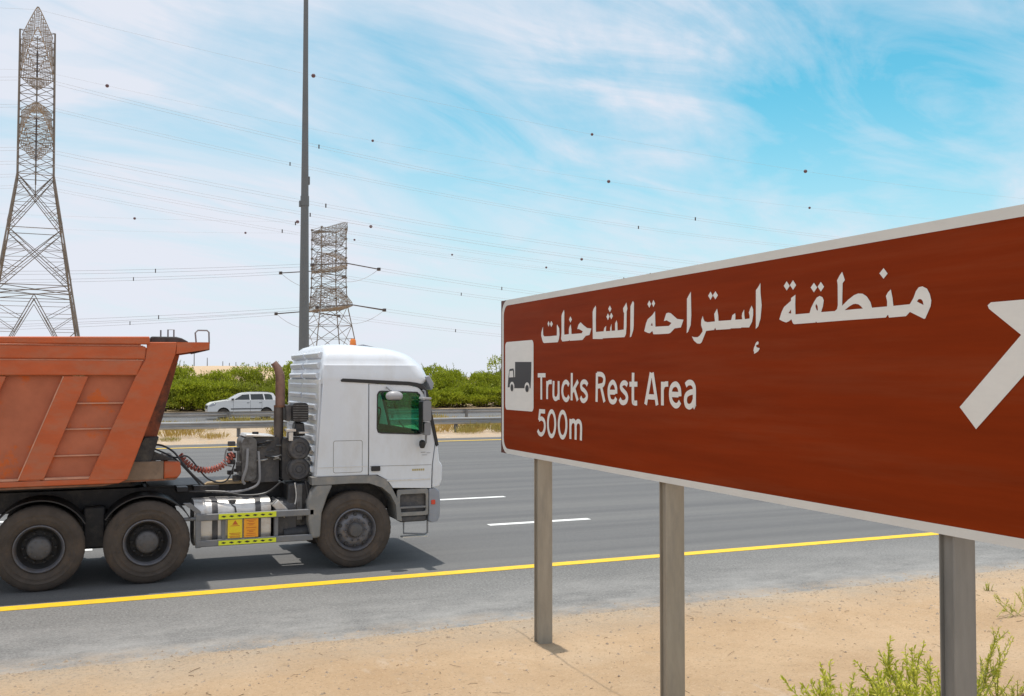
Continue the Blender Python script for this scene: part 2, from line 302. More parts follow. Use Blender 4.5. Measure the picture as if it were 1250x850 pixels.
M['sand'] = ground_mat('sand', 'sand'); M['road'] = ground_mat('asphalt', 'road'); M['shoulder'] = ground_mat('coarse_asphalt', 'shoulder'); M['dune'] = ground_mat('dune_sand', 'dune')

# ------------------------------------------------------------------ helpers
def tag(o, label=None, cat=None, group=None, kind=None):
    if label: o['label'] = label
    if cat: o['category'] = cat
    if group: o['group'] = group
    if kind: o['kind'] = kind
    return o
def world_loc(o):
    p = Vector((0, 0, 0))
    while o: p = p+o.location; o = o.parent
    return p
def thing(name, loc, label, cat, group=None):
    o = bpy.data.objects.new(name, None); COL.objects.link(o); o.location = loc; o.empty_display_size = 0.3
    return tag(o, label, cat, group)
class MB:
    def __init__(s): s.v = []; s.f = []
    def add(s, vs, fs):
        k = len(s.v); s.v += [tuple(v) for v in vs]; s.f += [tuple(i+k for i in f) for f in fs]; return s
    def box(s, x0, x1, y0, y1, z0, z1):
        return s.add([(x, y, z) for x in (x0, x1) for y in (y0, y1) for z in (z0, z1)],
                     [(0, 1, 3, 2), (4, 6, 7, 5), (0, 4, 5, 1), (2, 3, 7, 6), (0, 2, 6, 4), (1, 5, 7, 3)])
    def prism(s, poly, a, b, ax='y', holes=()):
        """poly of 2-D points extruded from a to b; ax y: (x,z); ax x: (y,z); ax z: (x,y)"""
        def P(p, d): return (p[0], d, p[1]) if ax == 'y' else ((d, p[0], p[1]) if ax == 'x' else (p[0], p[1], d))
        loops = [list(poly)]+[list(h) for h in holes]
        flat = [p for l in loops for p in l]; n = len(flat)
        tris = tessellate_polygon([[Vector((p[0], p[1], 0)) for p in l] for l in loops])
        fs = [tuple(t) for t in tris]+[tuple(i+n for i in reversed(t)) for t in tris]
        k = 0
        for l in loops:
            m_ = len(l)
            for i in range(m_): j = (i+1) % m_; fs.append((k+i, k+j, k+j+n, k+i+n))
            k += m_
        return s.add([P(p, a) for p in flat]+[P(p, b) for p in flat], fs)
    def tube(s, pts, r, n=8, cap=True):
        pts = [Vector(p) for p in pts]; m_ = len(pts); rs = r if isinstance(r, (list, tuple)) else [r]*m_
        t0 = (pts[1]-pts[0]).normalized(); up = Vector((0, 0, 1)) if abs(t0.z) < 0.95 else Vector((1, 0, 0))
        a = t0.cross(up).normalized(); vs = []
        for i, p in enumerate(pts):
            t = (pts[min(i+1, m_-1)]-pts[max(i-1, 0)]).normalized()
            a = (a-t*a.dot(t)).normalized(); b = t.cross(a)
            for k in range(n):
                w = 2*math.pi*k/n; vs.append(p+(a*math.cos(w)+b*math.sin(w))*rs[i])
        fs = [(i*n+k, i*n+(k+1) % n, (i+1)*n+(k+1) % n, (i+1)*n+k) for i in range(m_-1) for k in range(n)]
        if cap: fs += [tuple(range(n-1, -1, -1)), tuple(range((m_-1)*n, m_*n))]
        return s.add(vs, fs)
    def lathe(s, prof, c, ax='y', n=40, sgn=1):
        """prof: (offset along axis, radius)"""
        vs = []
        for o, r in prof:
            for k in range(n):
                w = 2*math.pi*k/n
                if ax == 'y': vs.append((c[0]+r*math.cos(w), c[1]+sgn*o, c[2]+r*math.sin(w)))
                elif ax == 'z': vs.append((c[0]+r*math.cos(w), c[1]+r*math.sin(w), c[2]+o))
                else: vs.append((c[0]+sgn*o, c[1]+r*math.cos(w), c[2]+r*math.sin(w)))
        m_ = len(prof)
        return s.add(vs, [(i*n+k, i*n+(k+1) % n, (i+1)*n+(k+1) % n, (i+1)*n+k) for i in range(m_-1) for k in range(n)])
    def loft(s, rings, caps=True):
        n = len(rings[0]); k0 = len(rings)
        fs = [(i*n+k, i*n+(k+1) % n, (i+1)*n+(k+1) % n, (i+1)*n+k) for i in range(k0-1) for k in range(n)]
        if caps: fs += [tuple(range(n-1, -1, -1)), tuple(range((k0-1)*n, k0*n))]
        return s.add([p for r_ in rings for p in r_], fs)
    def quad(s, a, b, c, d): return s.add([a, b, c, d], [(0, 1, 2, 3)])
    def mesh(s, name, org=(0, 0, 0), fix=True):
        me = bpy.data.meshes.new(name); o = Vector(org)
        me.from_pydata([tuple(Vector(v)-o) for v in s.v], [], s.f)
        if fix:
            bm = bmesh.new(); bm.from_mesh(me); bmesh.ops.recalc_face_normals(bm, faces=bm.faces); bm.to_mesh(me); bm.free()
        me.update(); return me
    def build(s, name, m_, parent=None, smooth=False, bevel=0.0, seg=2, org=None, fix=True, label=None, kind=None):
        if parent is not None: o_ = world_loc(parent)
        else: o_ = Vector(org) if org else Vector((0, 0, 0))
        me = s.mesh(name, o_, fix); me.materials.append(m_)
        ob = bpy.data.objects.new(name, me); COL.objects.link(ob)
        if parent is not None: ob.parent = parent
        else: ob.location = o_
        if smooth: smooth_mesh(me, smooth if not isinstance(smooth, bool) else 40)
        if bevel:
            bv = ob.modifiers.new('bevel', 'BEVEL'); bv.width = bevel; bv.segments = seg; bv.limit_method = 'ANGLE'; bv.angle_limit = R(35)
            bv.harden_normals = False
            if not smooth: smooth_mesh(me, 30)
        if label: ob['label'] = label
        if kind: ob['kind'] = kind
        return ob
def smooth_mesh(me, ang=40):
    for p in me.polygons: p.use_smooth = True
    me.set_sharp_from_angle(angle=R(ang))
def copy_tree(o, parent=None):
    c = o.copy(); COL.objects.link(c)
    if parent is not None: c.parent = parent
    for ch in list(o.children): copy_tree(ch, c)
    return c
def rrect(x0, x1, z0, z1, r, n=5):
    out = []
    for cx_, cz_, a0 in ((x1-r, z1-r, 0), (x0+r, z1-r, 90), (x0+r, z0+r, 180), (x1-r, z0+r, 270)):
        for i in range(n+1): a = R(a0+90*i/n); out.append((cx_+r*math.cos(a), cz_+r*math.sin(a)))
    return out
def catmull(pts, closed=False, sub=5):
    n = len(pts); out = []
    rng = range(n if closed else n-1)
    for i in rng:
        p = [pts[(i+j) % n] if closed else pts[max(0, min(n-1, i+j))] for j in (-1, 0, 1, 2)]
        for k in range(sub):
            t = k/sub
            out.append(tuple(0.5*((2*p[1][d])+(-p[0][d]+p[2][d])*t+(2*p[0][d]-5*p[1][d]+4*p[2][d]-p[3][d])*t*t+(-p[0][d]+3*p[1][d]-3*p[2][d]+p[3][d])*t**3) for d in range(len(pts[0]))))
    if not closed: out.append(tuple(pts[-1]))
    return out

# ================================================================== GROUND
def sheet(name, x0, x1, y0, y1, z, m_, label=None, kind='structure', parent=None):
    o = MB().quad((x0, y0, z), (x1, y0, z), (x1, y1, z), (x0, y1, z)).build(name, m_, fix=False); tag(o, kind=kind); return o
sheet('desert_ground', -3000, 3000, -600, 5000, -0.06, M['dune'])
# near verge: a fine grid whose relief runs out over the edge of the asphalt
def verge_h(x, y):
    n_ = noise.fractal(Vector((x*0.9, y*0.9, 0.3)), 1.0, 2.1, 5)
    n2_ = noise.noise(Vector((x*0.35, y*0.35, 5.0)))
    n3_ = noise.fractal(Vector((x*6, y*6, 2.0)), 0.9, 2.0, 3)
    edge = 10.13+0.05*noise.noise(Vector((x*0.5, 0, 1)))+0.07*noise.noise(Vector((x*2.3, 0, 7)))
    d = edge-y
    h = 0.012*max(-1.0, min(1.0, d/0.12)) if d < 0.12 else 0.012+0.030*(1-math.exp(-(d-0.12)/0.8))
    w = max(0.0, min(1.0, (d+0.02)/0.9))
    h += w*(0.040*n_+0.055*n2_)+w*0.008*n3_+0.004*n3_*max(0, min(1, (d+0.1)/0.1))
    for px, py in ((4.25, 9.22), (4.25, 6.77), (4.25, 3.94)):   # little drift of sand at each post
        r2 = (px-x)**2+(py-y)**2; h += 0.035*math.exp(-r2/0.5)-0.03*math.exp(-r2/0.03)
    return h
def grid(name, xs, ys, fn, m_, kind='structure'):
    nx, ny = len(xs), len(ys)
    mb = MB(); mb.v = [(x, y, fn(x, y)) for y in ys for x in xs]
    mb.f = [(j*nx+i, j*nx+i+1, (j+1)*nx+i+1, (j+1)*nx+i) for j in range(ny-1) for i in range(nx-1)]
    o = mb.build(name, m_, fix=False); smooth_mesh(o.data, 180); tag(o, kind=kind); return o
xs = [-60, -40, -25, -15, -10, -8, -6.5]+[-5+0.055*i for i in range(400)]+[18, 20, 24, 30, 40, 60, 90, 130, 200]
ys = [-25, -10, -3, 0, 1.5, 2.5]+[3.2+0.055*i for i in range(110)]+[9.25+0.03*i for i in range(37)]
grid('sand_verge', xs, ys, verge_h, M['sand'])
MB().quad((-400, 9.9, -0.004), (500, 9.9, -0.004), (500, 13.12, -0.004), (-400, 13.12, -0.004)).build('road_shoulder', M['shoulder'], fix=False)['kind'] = 'structure'
sheet('road', -400, 500, 13.12, 41.6, -0.004, M['road'])
sheet('far_road', -400, 500, 57.5, 77.2, -0.004, M['road'])
# lane paint, a few millimetres proud
ln = MB(); ln.box(-400, 500, 12.90, 13.13, -0.002, 0.002); tag(ln.build('yellow_edge_line', M['yellow_line']), kind='structure')
ln = MB(); ln.box(-400, 500, 39.45, 39.72, -0.002, 0.003); tag(ln.build('far_yellow_line', M['yellow_line']), kind='structure')
for k, y in enumerate((16.92, 20.78, 24.75, 28.6, 32.4, 36.1)):
    for j in range(-4, 8):
        x0 = [6.65, 6.6, 6.3, 6.5, 6.6, 6.6][k]+j*8.7
        if k == 1: x0 -= 0.1
        o = MB().box(x0, x0+2.05, y-0.09, y+0.09, -0.003, 0.0015).build('lane_dash', M['white_line']); tag(o, kind='structure')
# median of sand between the two rails, and the dunes beyond
mxs = [-120+2.0*i for i in range(60)]+[0.5*i for i in range(0, 80)]+[40+3*i for i in range(40)]
mys = [41.3+0.35*i for i in range(48)]
def med_h(x, y):
    w = max(0, min(1, (y-41.45)/0.6))*max(0, min(1, (57.6-y)/0.6))
    return -0.02+w*(0.10+0.07*noise.fractal(Vector((x*0.5, y*0.5, 9)), 1, 2, 4))
grid('median_sand', mxs, mys, med_h, M['sand'])
dxs = [-700+10*i for i in range(60)]+[-100+3*i for i in range(80)]+[140+12*i for i in range(60)]
dys = [76.8, 78, 80, 84, 90, 97, 105, 115, 125, 140, 155, 170, 190, 210, 235, 260, 300, 350, 420, 520, 700, 1000]
def dune_h(x, y):
    if y < 77: return -0.05
    t = max(0, min(1, (y-82)/120)); t = t*t*(3-2*t)
    back = max(0, min(1, (y-300)/500))
    n_ = noise.fractal(Vector((x*0.012, y*0.012, 2)), 1, 2, 4); n2_ = noise.noise(Vector((x*0.08, y*0.05, 4)))
    q = max(0.0, min(1.0, (x/y-0.17)/0.12)); q = 1-0.8*q*q*(3-2*q)
    return 0.05+(t*(4.4+1.3*n_+0.25*n2_)*(1-back)+back*3.0)*q
grid('dunes', dxs, dys, dune_h, M['dune'])
ARABIC=[[[(9.018,3.199),(9.037,3.176),(9.057,3.144),(9.061,3.111),(9.042,3.077),(9.018,3.044),(8.993,3.035),(8.829,3.034),(8.676,3.033),(8.652,3.056),(8.637,3.103),(8.642,3.166),(8.688,3.206),(8.697,3.192),(8.694,3.129),(8.698,3.099),(8.857,3.098),(8.987,3.101),(9.012,3.117),(9.018,3.158)]],
 [[(8.886,3.25),(8.861,3.22),(8.886,3.193),(8.911,3.223)]],
 [[(8.821,3.247),(8.787,3.215),(8.821,3.186),(8.855,3.218)]],
 [[(8.537,3.338),(8.578,3.305),(8.591,3.282),(8.591,3.124),(8.602,3.062),(8.574,3.037),(8.428,3.039),(8.422,3.049),(8.41,3.038),(8.188,3.037),(8.146,3.038),(8.08,3.073),(8.007,3.077),(7.971,3.134),(8.055,3.143),(8.129,3.173),(8.187,3.202),(8.229,3.182),(8.255,3.141),(8.221,3.141),(8.141,3.117),(8.162,3.099),(8.375,3.1),(8.378,3.146),(8.392,3.192),(8.418,3.171),(8.431,3.149),(8.431,3.102),(8.53,3.1),(8.534,3.169),(8.528,3.31)]],
 [[(8.397,3.268),(8.366,3.237),(8.397,3.209),(8.429,3.24)]],
 [[(7.886,3.336),(7.926,3.311),(7.945,3.282),(7.943,3.039),(7.756,3.032),(7.752,3.038),(7.362,3.034),(7.338,3.059),(7.328,3.128),(7.326,3.245),(7.312,3.273),(7.329,3.325),(7.351,3.306),(7.386,3.28),(7.382,3.255),(7.369,3.234),(7.376,3.099),(7.484,3.096),(7.487,3.156),(7.501,3.184),(7.528,3.158),(7.528,3.097),(7.59,3.097),(7.592,3.133),(7.589,3.158),(7.616,3.123),(7.616,3.097),(7.694,3.098),(7.69,3.145),(7.724,3.128),(7.737,3.099),(7.882,3.099),(7.883,3.213),(7.878,3.315)]],
 [[(7.621,3.319),(7.591,3.288),(7.621,3.261),(7.651,3.292)]],
 [[(7.656,3.253),(7.628,3.222),(7.656,3.193),(7.685,3.225)]],
 [[(7.595,3.255),(7.565,3.224),(7.595,3.197),(7.625,3.227)]],
 [[(7.219,3.331),(7.246,3.305),(7.26,3.289),(7.265,3.07),(7.273,3.029),(7.248,3.035),(7.214,3.088),(7.207,3.129),(7.201,3.313)]],
 [[(6.866,3.224),(6.91,3.194),(6.981,3.165),(7.007,3.133),(7.036,3.071),(6.982,3.055),(6.95,3.05),(6.908,3.067),(6.893,3.04),(6.805,3.037),(6.671,3.036),(6.641,3.039),(6.575,3.073),(6.488,3.076),(6.45,3.133),(6.54,3.144),(6.586,3.169),(6.633,3.194),(6.669,3.2),(6.699,3.195),(6.733,3.138),(6.691,3.141),(6.622,3.117),(6.658,3.096),(6.861,3.099)],[(6.913,3.136),(6.933,3.112),(6.902,3.109)]],
 [[(6.954,3.316),(6.925,3.284),(6.955,3.257),(6.984,3.288)]],
 [[(6.889,3.316),(6.863,3.285),(6.89,3.258),(6.916,3.288)]],
 [[(6.347,3.339),(6.378,3.312),(6.401,3.289),(6.403,3.078),(6.408,3.028),(6.386,3.04),(6.352,3.088),(6.343,3.161)]],
 [[(6.19,3.147),(6.21,3.117),(6.213,3.081),(6.195,3.047),(6.195,3.032),(6.233,3.003),(6.26,2.993),(6.303,2.995),(6.336,3.001),(6.309,2.969),(6.266,2.947),(6.228,2.944),(6.206,2.954),(6.147,3.035),(6.046,3.038),(6.032,3.054),(6.022,3.037),(5.847,3.036),(5.844,3.04),(5.808,3.039),(5.722,3.037),(5.717,3.041),(5.629,3.037),(5.596,3.074),(5.584,3.118),(5.583,3.157),(5.599,3.185),(5.618,3.162),(5.632,3.138),(5.623,3.12),(5.623,3.098),(5.677,3.096),(5.683,3.124),(5.685,3.163),(5.707,3.139),(5.712,3.12),(5.707,3.097),(5.788,3.098),(5.786,3.127),(5.79,3.144),(5.822,3.132),(5.837,3.098),(5.991,3.1),(5.993,3.141),(6.007,3.189),(6.031,3.167),(6.044,3.153),(6.035,3.099),(6.13,3.098),(6.167,3.106),(6.183,3.128)]],
 [[(6.089,3.319),(6.061,3.287),(6.09,3.259),(6.119,3.291)]],
 [[(6.027,3.317),(5.996,3.285),(6.028,3.258),(6.06,3.29)]],
 [[(5.501,3.331),(5.525,3.306),(5.551,3.286),(5.554,3.05),(5.556,3.023),(5.528,3.04),(5.503,3.091),(5.489,3.179),(5.501,3.268)]],
 [[(5.533,2.939),(5.547,2.935),(5.56,2.924),(5.565,2.912),(5.574,2.903),(5.58,2.89),(5.582,2.877),(5.575,2.864),(5.577,2.855),(5.558,2.86),(5.531,2.871),(5.518,2.883),(5.515,2.893),(5.534,2.895),(5.547,2.899),(5.555,2.909),(5.544,2.917),(5.531,2.916),(5.524,2.929)]],
 [[(5.14,3.224),(5.183,3.206),(5.185,3.188),(5.255,3.153),(5.28,3.122),(5.304,3.075),(5.277,3.063),(5.235,3.051),(5.207,3.057),(5.182,3.069),(5.166,3.041),(5.154,3.036),(4.95,3.036),(4.948,3.043),(4.935,3.035),(4.701,3.036),(4.355,3.035),(4.339,3.051),(4.331,3.033),(4.204,3.034),(4.175,3.056),(4.075,3.012),(4.066,3.014),(4.028,3.078),(4.023,3.108),(4.033,3.144),(4.052,3.174),(4.084,3.189),(4.11,3.186),(4.13,3.167),(4.149,3.13),(4.175,3.098),(4.297,3.097),(4.303,3.142),(4.315,3.191),(4.337,3.177),(4.353,3.157),(4.344,3.126),(4.345,3.097),(4.463,3.097),(4.475,3.131),(4.505,3.166),(4.538,3.184),(4.575,3.188),(4.609,3.181),(4.658,3.158),(4.711,3.125),(4.705,3.26),(4.685,3.277),(4.694,3.298),(4.708,3.329),(4.733,3.306),(4.753,3.281),(4.748,3.258),(4.748,3.13),(4.756,3.108),(4.775,3.097),(4.898,3.098),(4.881,3.133),(4.873,3.168),(4.884,3.189),(4.91,3.199),(4.937,3.191),(4.964,3.164),(4.991,3.13),(5.005,3.098),(5.141,3.098),(5.143,3.161)],[(5.185,3.133),(5.21,3.11),(5.184,3.106)],[(4.943,3.152),(4.95,3.138),(4.938,3.112),(4.927,3.11),(4.93,3.137)],[(4.69,3.097),(4.648,3.118),(4.617,3.128),(4.596,3.129),(4.572,3.124),(4.556,3.114),(4.536,3.097),(4.596,3.098)],[(4.124,3.11),(4.111,3.122),(4.093,3.12),(4.082,3.108),(4.077,3.087),(4.105,3.1)]],
 [[(5.226,3.318),(5.196,3.285),(5.226,3.258),(5.256,3.29)]],
 [[(5.163,3.319),(5.132,3.285),(5.163,3.257),(5.194,3.29)]],
 [[(4.962,3.285),(4.932,3.253),(4.963,3.225),(4.993,3.258)]],
 [[(4.898,3.285),(4.869,3.253),(4.899,3.225),(4.928,3.258)]],
 [[(4.369,3.317),(4.338,3.283),(4.37,3.256),(4.402,3.29)]]]
LATIN=[('T',[(0,0,[(9.147,2.714),(8.959,2.714)]),(0,0,[(9.059,2.712),(9.059,2.471)])]),
 ('r',[(0,0,[(8.921,2.657),(8.922,2.478)]),(1,0,[(8.917,2.6),(8.902,2.63),(8.874,2.646),(8.813,2.648)])]),
 ('u',[(1,0,[(8.771,2.658),(8.776,2.534),(8.762,2.497),(8.725,2.484),(8.684,2.497),(8.662,2.531)]),(0,0,[(8.657,2.658),(8.657,2.478)])]),
 ('c',[(1,0,[(8.433,2.618),(8.461,2.642),(8.505,2.651),(8.554,2.625),(8.576,2.566),(8.556,2.509),(8.506,2.481),(8.462,2.487),(8.431,2.519)])]),
 ('k',[(0,0,[(8.37,2.735),(8.375,2.478)]),(0,0,[(8.239,2.66),(8.36,2.56)]),(0,0,[(8.317,2.593),(8.246,2.479)])]),
 ('s',[(1,0,[(8.049,2.624),(8.079,2.648),(8.13,2.654),(8.173,2.632),(8.167,2.595),(8.114,2.572),(8.068,2.541),(8.07,2.504),(8.119,2.48),(8.162,2.486),(8.19,2.514)])]),
 ('R',[(0,0,[(7.873,2.476),(7.864,2.733)]),(1,0,[(7.86,2.723),(7.78,2.72),(7.732,2.697),(7.727,2.662),(7.755,2.626),(7.857,2.614)]),(0,0,[(7.786,2.617),(7.722,2.478)])]),
 ('e',[(0,0,[(7.637,2.566),(7.531,2.566)]),(1,0,[(7.51,2.554),(7.511,2.567),(7.516,2.609),(7.541,2.641),(7.575,2.653),(7.619,2.632),(7.643,2.593),(7.641,2.536),(7.616,2.494),(7.571,2.481),(7.532,2.492),(7.511,2.519)])]),
 ('s',[(1,0,[(7.317,2.628),(7.344,2.645),(7.383,2.648),(7.419,2.63),(7.422,2.603),(7.384,2.579),(7.342,2.555),(7.325,2.525),(7.342,2.493),(7.384,2.48),(7.424,2.486),(7.451,2.513)])]),
 ('t',[(1,0,[(7.22,2.733),(7.225,2.516),(7.204,2.484),(7.155,2.483)]),(0,0,[(7.281,2.637),(7.149,2.638)])]),
 ('A',[(0,0,[(7.019,2.474),(6.931,2.732)]),(0,0,[(6.91,2.732),(6.839,2.473)]),(0,0,[(6.983,2.538),(6.859,2.537)])]),
 ('r',[(0,0,[(6.759,2.66),(6.76,2.474)]),(1,0,[(6.753,2.606),(6.741,2.629),(6.716,2.641),(6.672,2.643)])]),
 ('e',[(0,0,[(6.627,2.563),(6.526,2.562)]),(1,0,[(6.504,2.55),(6.505,2.562),(6.511,2.603),(6.533,2.632),(6.567,2.643),(6.612,2.629),(6.636,2.595),(6.639,2.547),(6.622,2.506),(6.578,2.479),(6.536,2.481),(6.504,2.509)])]),
 ('a',[(1,0,[(6.424,2.635),(6.39,2.654),(6.345,2.654),(6.316,2.633),(6.307,2.602),(6.308,2.492),(6.297,2.471)]),(1,0,[(6.312,2.587),(6.363,2.582),(6.413,2.561),(6.428,2.523),(6.414,2.486),(6.375,2.474),(6.336,2.489),(6.31,2.523)])]),
 ('5',[(0,0,[(8.97,2.354),(9.094,2.354),(9.116,2.264)]),(1,0,[(9.118,2.266),(9.055,2.282),(8.994,2.261),(8.975,2.21),(8.999,2.154),(9.055,2.123),(9.111,2.131),(9.148,2.161)])]),
 ('0',[(1,1,[(8.735,2.243),(8.739,2.21),(8.749,2.178),(8.764,2.152),(8.784,2.132),(8.807,2.121),(8.831,2.12),(8.854,2.128),(8.874,2.146),(8.89,2.171),(8.9,2.202),(8.903,2.236),(8.9,2.271),(8.89,2.302),(8.874,2.329),(8.853,2.348),(8.83,2.359),(8.806,2.36),(8.784,2.351),(8.764,2.333),(8.748,2.308),(8.739,2.277)])]),
 ('0',[(1,1,[(8.487,2.246),(8.49,2.212),(8.5,2.18),(8.516,2.154),(8.536,2.134),(8.559,2.123),(8.583,2.122),(8.606,2.13),(8.626,2.148),(8.642,2.173),(8.652,2.204),(8.656,2.238),(8.652,2.273),(8.642,2.304),(8.626,2.331),(8.605,2.351),(8.582,2.361),(8.558,2.362),(8.535,2.353),(8.515,2.335),(8.5,2.31),(8.49,2.279)])]),
 ('m',[(0,0,[(8.402,2.303),(8.403,2.115)]),(1,0,[(8.398,2.246),(8.376,2.277),(8.338,2.288),(8.306,2.276),(8.291,2.241),(8.292,2.115)]),(1,0,[(8.287,2.251),(8.266,2.28),(8.229,2.289),(8.193,2.275),(8.177,2.237),(8.182,2.114)])])]
PICTO={'body':[(9.732,2.857),(9.302,2.851),(9.31,2.695),(9.325,2.581),(9.759,2.577),(9.878,2.586),(9.938,2.585),(9.919,2.684),(9.892,2.768),(9.879,2.783),(9.777,2.788),(9.759,2.767),(9.751,2.695),(9.732,2.695)],
 'window':[(9.879,2.76),(9.788,2.765),(9.777,2.695),(9.892,2.692)],
 'arch1':[(9.748,2.597),(9.753,2.578),(9.767,2.562),(9.787,2.551),(9.812,2.547),(9.836,2.551),(9.857,2.561),(9.871,2.577),(9.876,2.596),(9.871,2.615),(9.857,2.632),(9.836,2.642),(9.812,2.646),(9.787,2.643),(9.767,2.632),(9.753,2.616)],
 'arch2':[(9.347,2.591),(9.352,2.571),(9.365,2.554),(9.386,2.543),(9.411,2.539),(9.436,2.542),(9.457,2.553),(9.471,2.57),(9.476,2.59),(9.471,2.61),(9.457,2.627),(9.435,2.638),(9.411,2.642),(9.386,2.638),(9.365,2.627),(9.351,2.611)],
 'w1':[(9.774,2.582),(9.777,2.567),(9.786,2.554),(9.799,2.545),(9.814,2.542),(9.83,2.545),(9.843,2.553),(9.851,2.566),(9.854,2.581),(9.851,2.596),(9.843,2.609),(9.83,2.617),(9.814,2.62),(9.799,2.618),(9.786,2.609),(9.777,2.597)],
 'w2':[(9.366,2.578),(9.37,2.563),(9.379,2.551),(9.394,2.543),(9.411,2.54),(9.428,2.542),(9.442,2.55),(9.452,2.562),(9.456,2.577),(9.452,2.592),(9.442,2.604),(9.428,2.612),(9.411,2.615),(9.394,2.613),(9.379,2.604),(9.37,2.592)]}
# ================================================================== ROAD SIGN
SX = 4.13; SY0, SY1, SZ0, SZ1 = 2.86, 10.14, 1.868, 3.534     # face plane x, left end = SY1
sign = thing('road_sign', (4.2, 6.6, 0), 'large brown rest area sign with white lettering, on three steel posts in the sand', 'road sign')
MB().box(SX+0.003, SX+0.007, SY0, SY1, SZ0, SZ1).build('sign_panel', M['brown_edge'], sign, label='dark brown sign panel behind the printed face')
def flat(poly, name, m_, off, parent, holes=(), label=None):
    """thin printed film on the face; poly in (y, z)"""
    mb = MB(); loops = [list(poly)]+[list(h) for h in holes]; fl = [p for l in loops for p in l]
    tr = tessellate_polygon([[Vector((p[0], p[1], 0)) for p in l] for l in loops])
    vs = [Vector((SX-off, p[0], p[1])) for p in fl]; fs = []
    for t in tr:
        a, b, c = (vs[i] for i in t)
        nn = (b-a).cross(c-a)
        if nn.length < 1e-12: continue
        fs.append(tuple(t) if nn.x < 0 else tuple(reversed(t)))
    mb.add(vs, fs); return mb.build(name, m_, parent, fix=False, label=label)
def sgn_round(y0, y1, z0, z1, r, n=8): return rrect(y0, y1, z0, z1, r, n)
face = flat(sgn_round(SY0+0.02, SY1-0.035, SZ0+0.004, SZ1-0.004, 0.15), 'sign_face', M['brown'], 0.0, sign)
flat(sgn_round(SY0+0.018, SY1-0.032, SZ0+0.001, SZ1-0.001, 0.155), 'border', M['signtrim'], 0.0015, sign, holes=[sgn_round(SY0+0.063, SY1-0.085, SZ0+0.052, SZ1-0.060, 0.115)])
SLET = 0.003
def ribbon(pts, w, closed):
    n = len(pts); P = [Vector(p) for p in pts]; L_, R_ = [], []
    for i in range(n):
        if closed: a, b = P[i-1], P[(i+1) % n]
        else: a, b = P[max(i-1, 0)], P[min(i+1, n-1)]
        d1 = (P[i]-a) if (P[i]-a).length > 1e-6 else (b-P[i]); d2 = (b-P[i]) if (b-P[i]).length > 1e-6 else d1
        d1.normalize(); d2.normalize(); n1 = Vector((-d1.y, d1.x)); n2 = Vector((-d2.y, d2.x)); m_ = (n1+n2)
        if m_.length < 1e-4: m_ = n1
        m_.normalize(); k = min(1.8, 1/max(0.3, m_.dot(n1)))
        L_.append(P[i]+m_*w/2*k); R_.append(P[i]-m_*w/2*k)
    return L_, R_
def letter(ch, strokes):
    mb = MB()
    for si, (smooth_, closed, pts) in enumerate(strokes):
        p = catmull(pts, bool(closed), 5) if smooth_ else pts
        L_, R_ = ribbon(p, 0.042, closed); off = SLET+si*0.0007; n = len(p)
        vs = [(SX-off, a.x, a.y) for a in L_]+[(SX-off, a.x, a.y) for a in R_]
        fs = [(i, (i+1) % n, n+(i+1) % n, n+i) for i in range(n if closed else n-1)]
        o_ = []
        for f_ in fs:
            a, b, c = (Vector(vs[i]) for i in f_[:3]); o_.append(f_ if (b-a).cross(c-a).x < 0 else tuple(reversed(f_)))
        mb.add(vs, o_)
    return mb.build('letter', M['signwhite'], sign, fix=False, label='white letter '+ch if ch.isalpha() else 'white numeral '+ch)
for ch, st in LATIN: letter(ch, st)
for loops in ARABIC:
    flat(loops[0], 'arabic_letters' if len(loops[0]) > 4 else 'letter_dot', M['signwhite'], SLET, sign, holes=loops[1:])
pp = flat(sgn_round(9.252, 10.008, 2.343, 3.076, 0.05), 'pictogram_panel', M['signwhite'], SLET, sign, label='white square with black lorry pictogram')
flat(PICTO['body'], 'lorry_symbol', M['signblack'], SLET+0.001, pp)
flat(PICTO['window'], 'cab_window_symbol', M['signwhite'], SLET+0.002, pp)
for k in ('arch1', 'arch2'): flat(PICTO[k], 'wheel_arch_symbol', M['signwhite'], SLET+0.002, pp)
for k in ('w1', 'w2'): flat(PICTO[k], 'wheel_symbol', M['signblack'], SLET+0.003, pp)
arrow = [(3.843, 2.543), (3.741, 2.434), (3.357, 2.800), (3.228, 2.640), (3.206, 2.625), (3.190, 2.640), (3.190, 3.060), (3.198, 3.071), (3.215, 3.0725), (3.640, 3.0715), (3.660, 3.058), (3.652, 3.040), (3.467, 2.902)]
flat(arrow, 'arrow', M['signwhite'], SLET, sign)
# horizontal stiffening channels behind the panel, and the posts
for yb_ in (9.24, 6.80, 3.965):
    for z in (2.02, 2.42, 2.98, 3.38): MB().box(SX+0.0072, SX+0.017, yb_-0.2, yb_+0.2, z-0.03, z+0.03).build('stiffener', M['signback'], sign)
for yc in (9.24, 6.80, 3.965):     # steel H-sections, flanges facing along the road edge
    x0, x1 = SX+0.019, SX+(0.178 if yc > 8 else 0.187 if yc > 5 else 0.172); d = 0.050; mb = MB()
    mb.box(x0, x1, yc-d, yc-d+0.009, -0.5, 3.45); mb.box(x0, x1, yc+d-0.009, yc+d, -0.5, 3.45)
    mb.box(x0+0.022, x0+0.032, yc-d+0.0095, yc+d-0.0095, -0.5, 3.45)
    p = mb.build('post', M['galv'] if yc > 5 else M['galv_grey'], sign, bevel=0.002, seg=1, label=None if yc > 5 else 'greyer nearest post')
    for z in (2.02, 2.42, 2.98, 3.38):
        MB().box(x0-0.010, x0+0.012, yc-d-0.022, yc-d-0.002, z-0.03, z+0.03).build('clamp', M['signback'], p)

